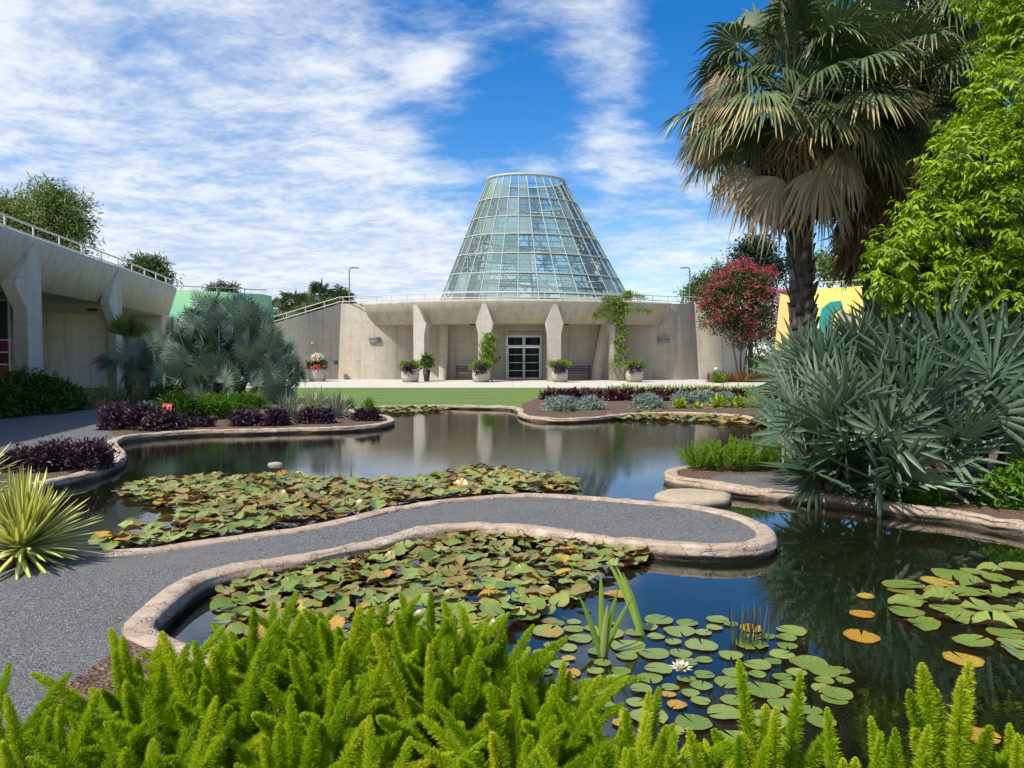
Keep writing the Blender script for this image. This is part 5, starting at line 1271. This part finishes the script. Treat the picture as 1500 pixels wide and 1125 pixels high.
# sword ferns on the right bank
g = np.random.default_rng(17); SF = []
for i, (px_, py_, s_, lab) in enumerate(((1030, 690, 1.0, 'bright sword fern at the left tip of the right bank'), (1062, 691, 1.1, 'bright sword fern second from the bank tip'), (1095, 692, 1.15, 'bright sword fern above the slate path'), (1128, 692, 1.05, 'bright sword fern against the palmetto'), (1152, 690, .95, 'bright sword fern half under the palmetto leaves'))):
    b = MB(); 
    for q in range(34):
        a = q * 2.4 + g.normal() * .3; e_ = rad(88 - 50 * q / 34); frond(b, (cos(a) * .09, sin(a) * .07, 0), (cos(a) * cos(e_), sin(a) * cos(e_), sin(e_)), .44 * s_ * (.7 + .4 * g.random()), .034, g, 260, .25, 1.5)
    for arr in b.V: pass
    x, y = G(px_, py_); o = b.build('sword_fern', M['sword_fern']); o.location = (x, y + .12, .01); tag(o, lab, 'fern', 'bright ferns on the right bank')
for i, (px_, py_, w_, h_, lab) in enumerate(((1475, 742, 70, 50, 'dark green shrub at the right end of the bank'), (1530, 740, 90, 80, 'green shrub beyond the right edge'), (1345, 738, 60, 16, 'low green groundcover under the palmetto'))):
    mound('ground_shrub', px_, py_, w_, h_, 'shrub_bright', lab, 'shrub', None, 260, 12, .10, .04, 60 + i)

# ================================================================== TERRACE THINGS
def planter(px_, Y, label, sq, seed, flowers='dark', wd=.52, h=.78):
    c = D(px_, 560, Y); t = thing('planter', (c.x, Y, .008), label, 'planter', 'stone planters along the pavilion')
    b = MB(); b.lathe([(.001, 0), (wd * .82, 0), (wd * .9, .05), (wd * 1.02, h * .45), (wd, h * .8), (wd * .90, h * .95), (wd * .92, h), (wd * .8, h), (wd * .78, h * .9), (.001, h * .88)], (0, 0, 0), 24, sq=sq); b.build('pot', M['planter_stone'], t, smooth=False)
    b = MB(); crown(b, [(0, 0, h + .12, wd * .9, .35), (.35, 0, h + .15, .3), (-.4, 0, h + .1, .3)], 110, 10, .17, .05, .1, .07, .4, seed); b.build('foliage', M['vine_leaf' if flowers != 'red' else 'shrub_green'], t)
    b = MB()
    if flowers == 'dark': crown(b, [(-.05, -.45, h - .02, .32, .30)], 60, 10, .13, .07, .5, .07, .4, seed + 1); b.build('trailing_leaves', M['purple_leaf'], t)
    else:
        crown(b, [(0, 0, h + .55, .36, .28)], 60, 10, .14, .09, 0, .07, .4, seed + 1); b.build('flowers', M['white_bloom'], t)
        b = MB(); crown(b, [(0, -.35, h + .08, .42, .14)], 30, 8, .12, .08, .3, .06, .4, seed + 2); b.build('lower_flowers', M['red_bloom'], t)
    return t
planter(465, 46.6, 'stone planter with white and red flowers by the side wall', .3, 101, 'red')
planter(601, 45.4, 'round stone planter with trailing purple leaves at the first column', .0, 102)
planter(705, 45.4, 'round stone planter at the foot of the vine-wrapped second column', .0, 103)
planter(820, 45.4, 'square stone planter in front of the third column', .9, 104, wd=.46)
planter(929, 45.4, 'square stone planter at the foot of the right vine column', .9, 105, wd=.46)
c = D(625, 560, 46.6); t = thing('planter', (c.x, 46.6, .008), 'slim dark pot with a leafy plant beside the first column', 'planter'); b = MB(); b.lathe([(.001, 0), (.15, 0), (.24, .7), (.20, .7), (.001, .65)], (0, 0, 0), 18); b.build('pot', M['dark_pot'], t, smooth=True)
b = MB(); crown(b, [(0, 0, 1.05, .35, .45)], 80, 10, .26, .06, .2, .08, .3, 9); b.build('foliage', M['tree_mid'], t)
def vine(name, a_deg, z0, z1, label, n, top=False, seed=1, wdt=.42):
    a = rad(a_deg); x = CX + 15.6 * sin(a); y = CYY - 15.6 * cos(a); t = thing(name, (x, y, 0.008), label, 'climbing plant', 'vines on the columns'); b = MB(); s_ = MB(); gg_ = np.random.default_rng(seed)
    for q in range(4):
        P_ = [(.34 * sin(q * 1.7 + k_ * 1.3), -.06, k_ * z1 / 8) for k_ in range(9)]; s_.tube(P_, .018, 4, cap=False)
    s_.build('stems', M['bark'], t)
    crown(b, [(.25 * sin(k_ * 2.1 + seed), -.12, z0 + (z1 - z0) * k_ / 9, wdt * (.6 + .4 * gg_.random()), (z1 - z0) / 12) for k_ in range(10)], n, 9, .15, .08, .3, .09, .3, seed)
    if top:
        for sx, zz_, ln in ((1, 4.95, 1.3), (1, 4.1, 1.7), (-1, 4.25, 1.2), (-1, 3.75, 1.5), (1, 5.15, .5), (-1, 4.8, 1.0)):
            for q in range(16):
                f = q / 16; crown(b, [(sx * (.2 + ln * f), -.35, zz_ + .12 * sin(f * 3) + .05, .08)], 2, 6, .24, .05, .0, .06, .3, seed + q + int(ln * 10))
    b.build('leaves', M['vine_leaf'], t)
vine('column_vine', -6.6, .8, 2.75, 'green vine climbing the second column above its planter', 160, seed=3)
vine('column_vine', 23.9, .9, 4.8, 'tall vine wrapping the fourth column and spreading over the fascia', 190, True, seed=4, wdt=.36)
def bench(px_, label):
    c = D(px_, 556, 49.3); t = thing('bench', (c.x, 49.3, .008), label, 'bench', 'dark benches in the portico')
    b = MB()
    for q in range(3): b.box((-.75, -.25 + q * .16, .42), (.75, -.12 + q * .16, .46))
    b.build('seat', M['bench_wood'], t); b = MB()
    for q in range(3): b.box((-.75, .23, .54 + q * .13), (.75, .26, .63 + q * .13))
    b.build('backrest', M['bench_wood'], t)
    for x in (-.72, .64):
        b = MB(); b.box((x, -.25, 0), (x + .08, -.17, .42)); b.build('leg', M['bench_wood'], t); b = MB(); b.box((x, .262, 0), (x + .08, .34, .93)); b.build('leg', M['bench_wood'], t)
        b = MB(); b.box((x, -.27, .60), (x + .08, .26, .65)); b.box((x, -.25, .462), (x + .08, -.18, .6)); b.build('armrest', M['bench_wood'], t)
bench(684, 'dark slatted bench left of the glazed door'); bench(848, 'dark slatted bench right of the glazed door')
# small things
x, y = G(244, 622); t = thing('plant_sign', (x, y, .012), 'small pink plant label sign on a thin stake', 'sign'); b = MB(); b.tube([(0, 0, 0), (0, .02, .46)], .008, 6); b.build('stake', M['steel_post'], t)
hz_ = D(244, 601, y).z; b = MB(); b.solid([(-.12, -.11), (.10, -.14), (.13, .13), (-.09, .15)], (0, 0, hz_), Vector((1, 0, 0)), Vector((0, .25, .97)), Vector((0, -.97, .25)), .012); b.build('sign_plate', M['pink_sign'], t)
b = MB()
for q in range(3): b.solid([(-.06, .08 - q * .055), (.07 - .03 * (q % 2), .08 - q * .055), (.07 - .03 * (q % 2), .095 - q * .055), (-.06, .095 - q * .055)], (0, -.0118, hz_ + .003), Vector((1, 0, 0)), Vector((0, .25, .97)), Vector((0, -.97, .25)), .003)
b.build('printed_lines', M['sign_white'], t)
c = D(1049, 541, 46.3); t = thing('path_light', (c.x, 46.3, 0), 'small white path light in the reddish grass', 'path light'); b = MB(); b.tube([(0, 0, 0), (0, 0, .7)], .03, 8); b.build('post', M['steel_post'], t); b = MB(); b.lathe([(.001, .70), (.10, .70), (.12, .74), (.08, .84), (.001, .86)], (0, 0, 0), 12); b.build('cap', M['white_fixture'], t)
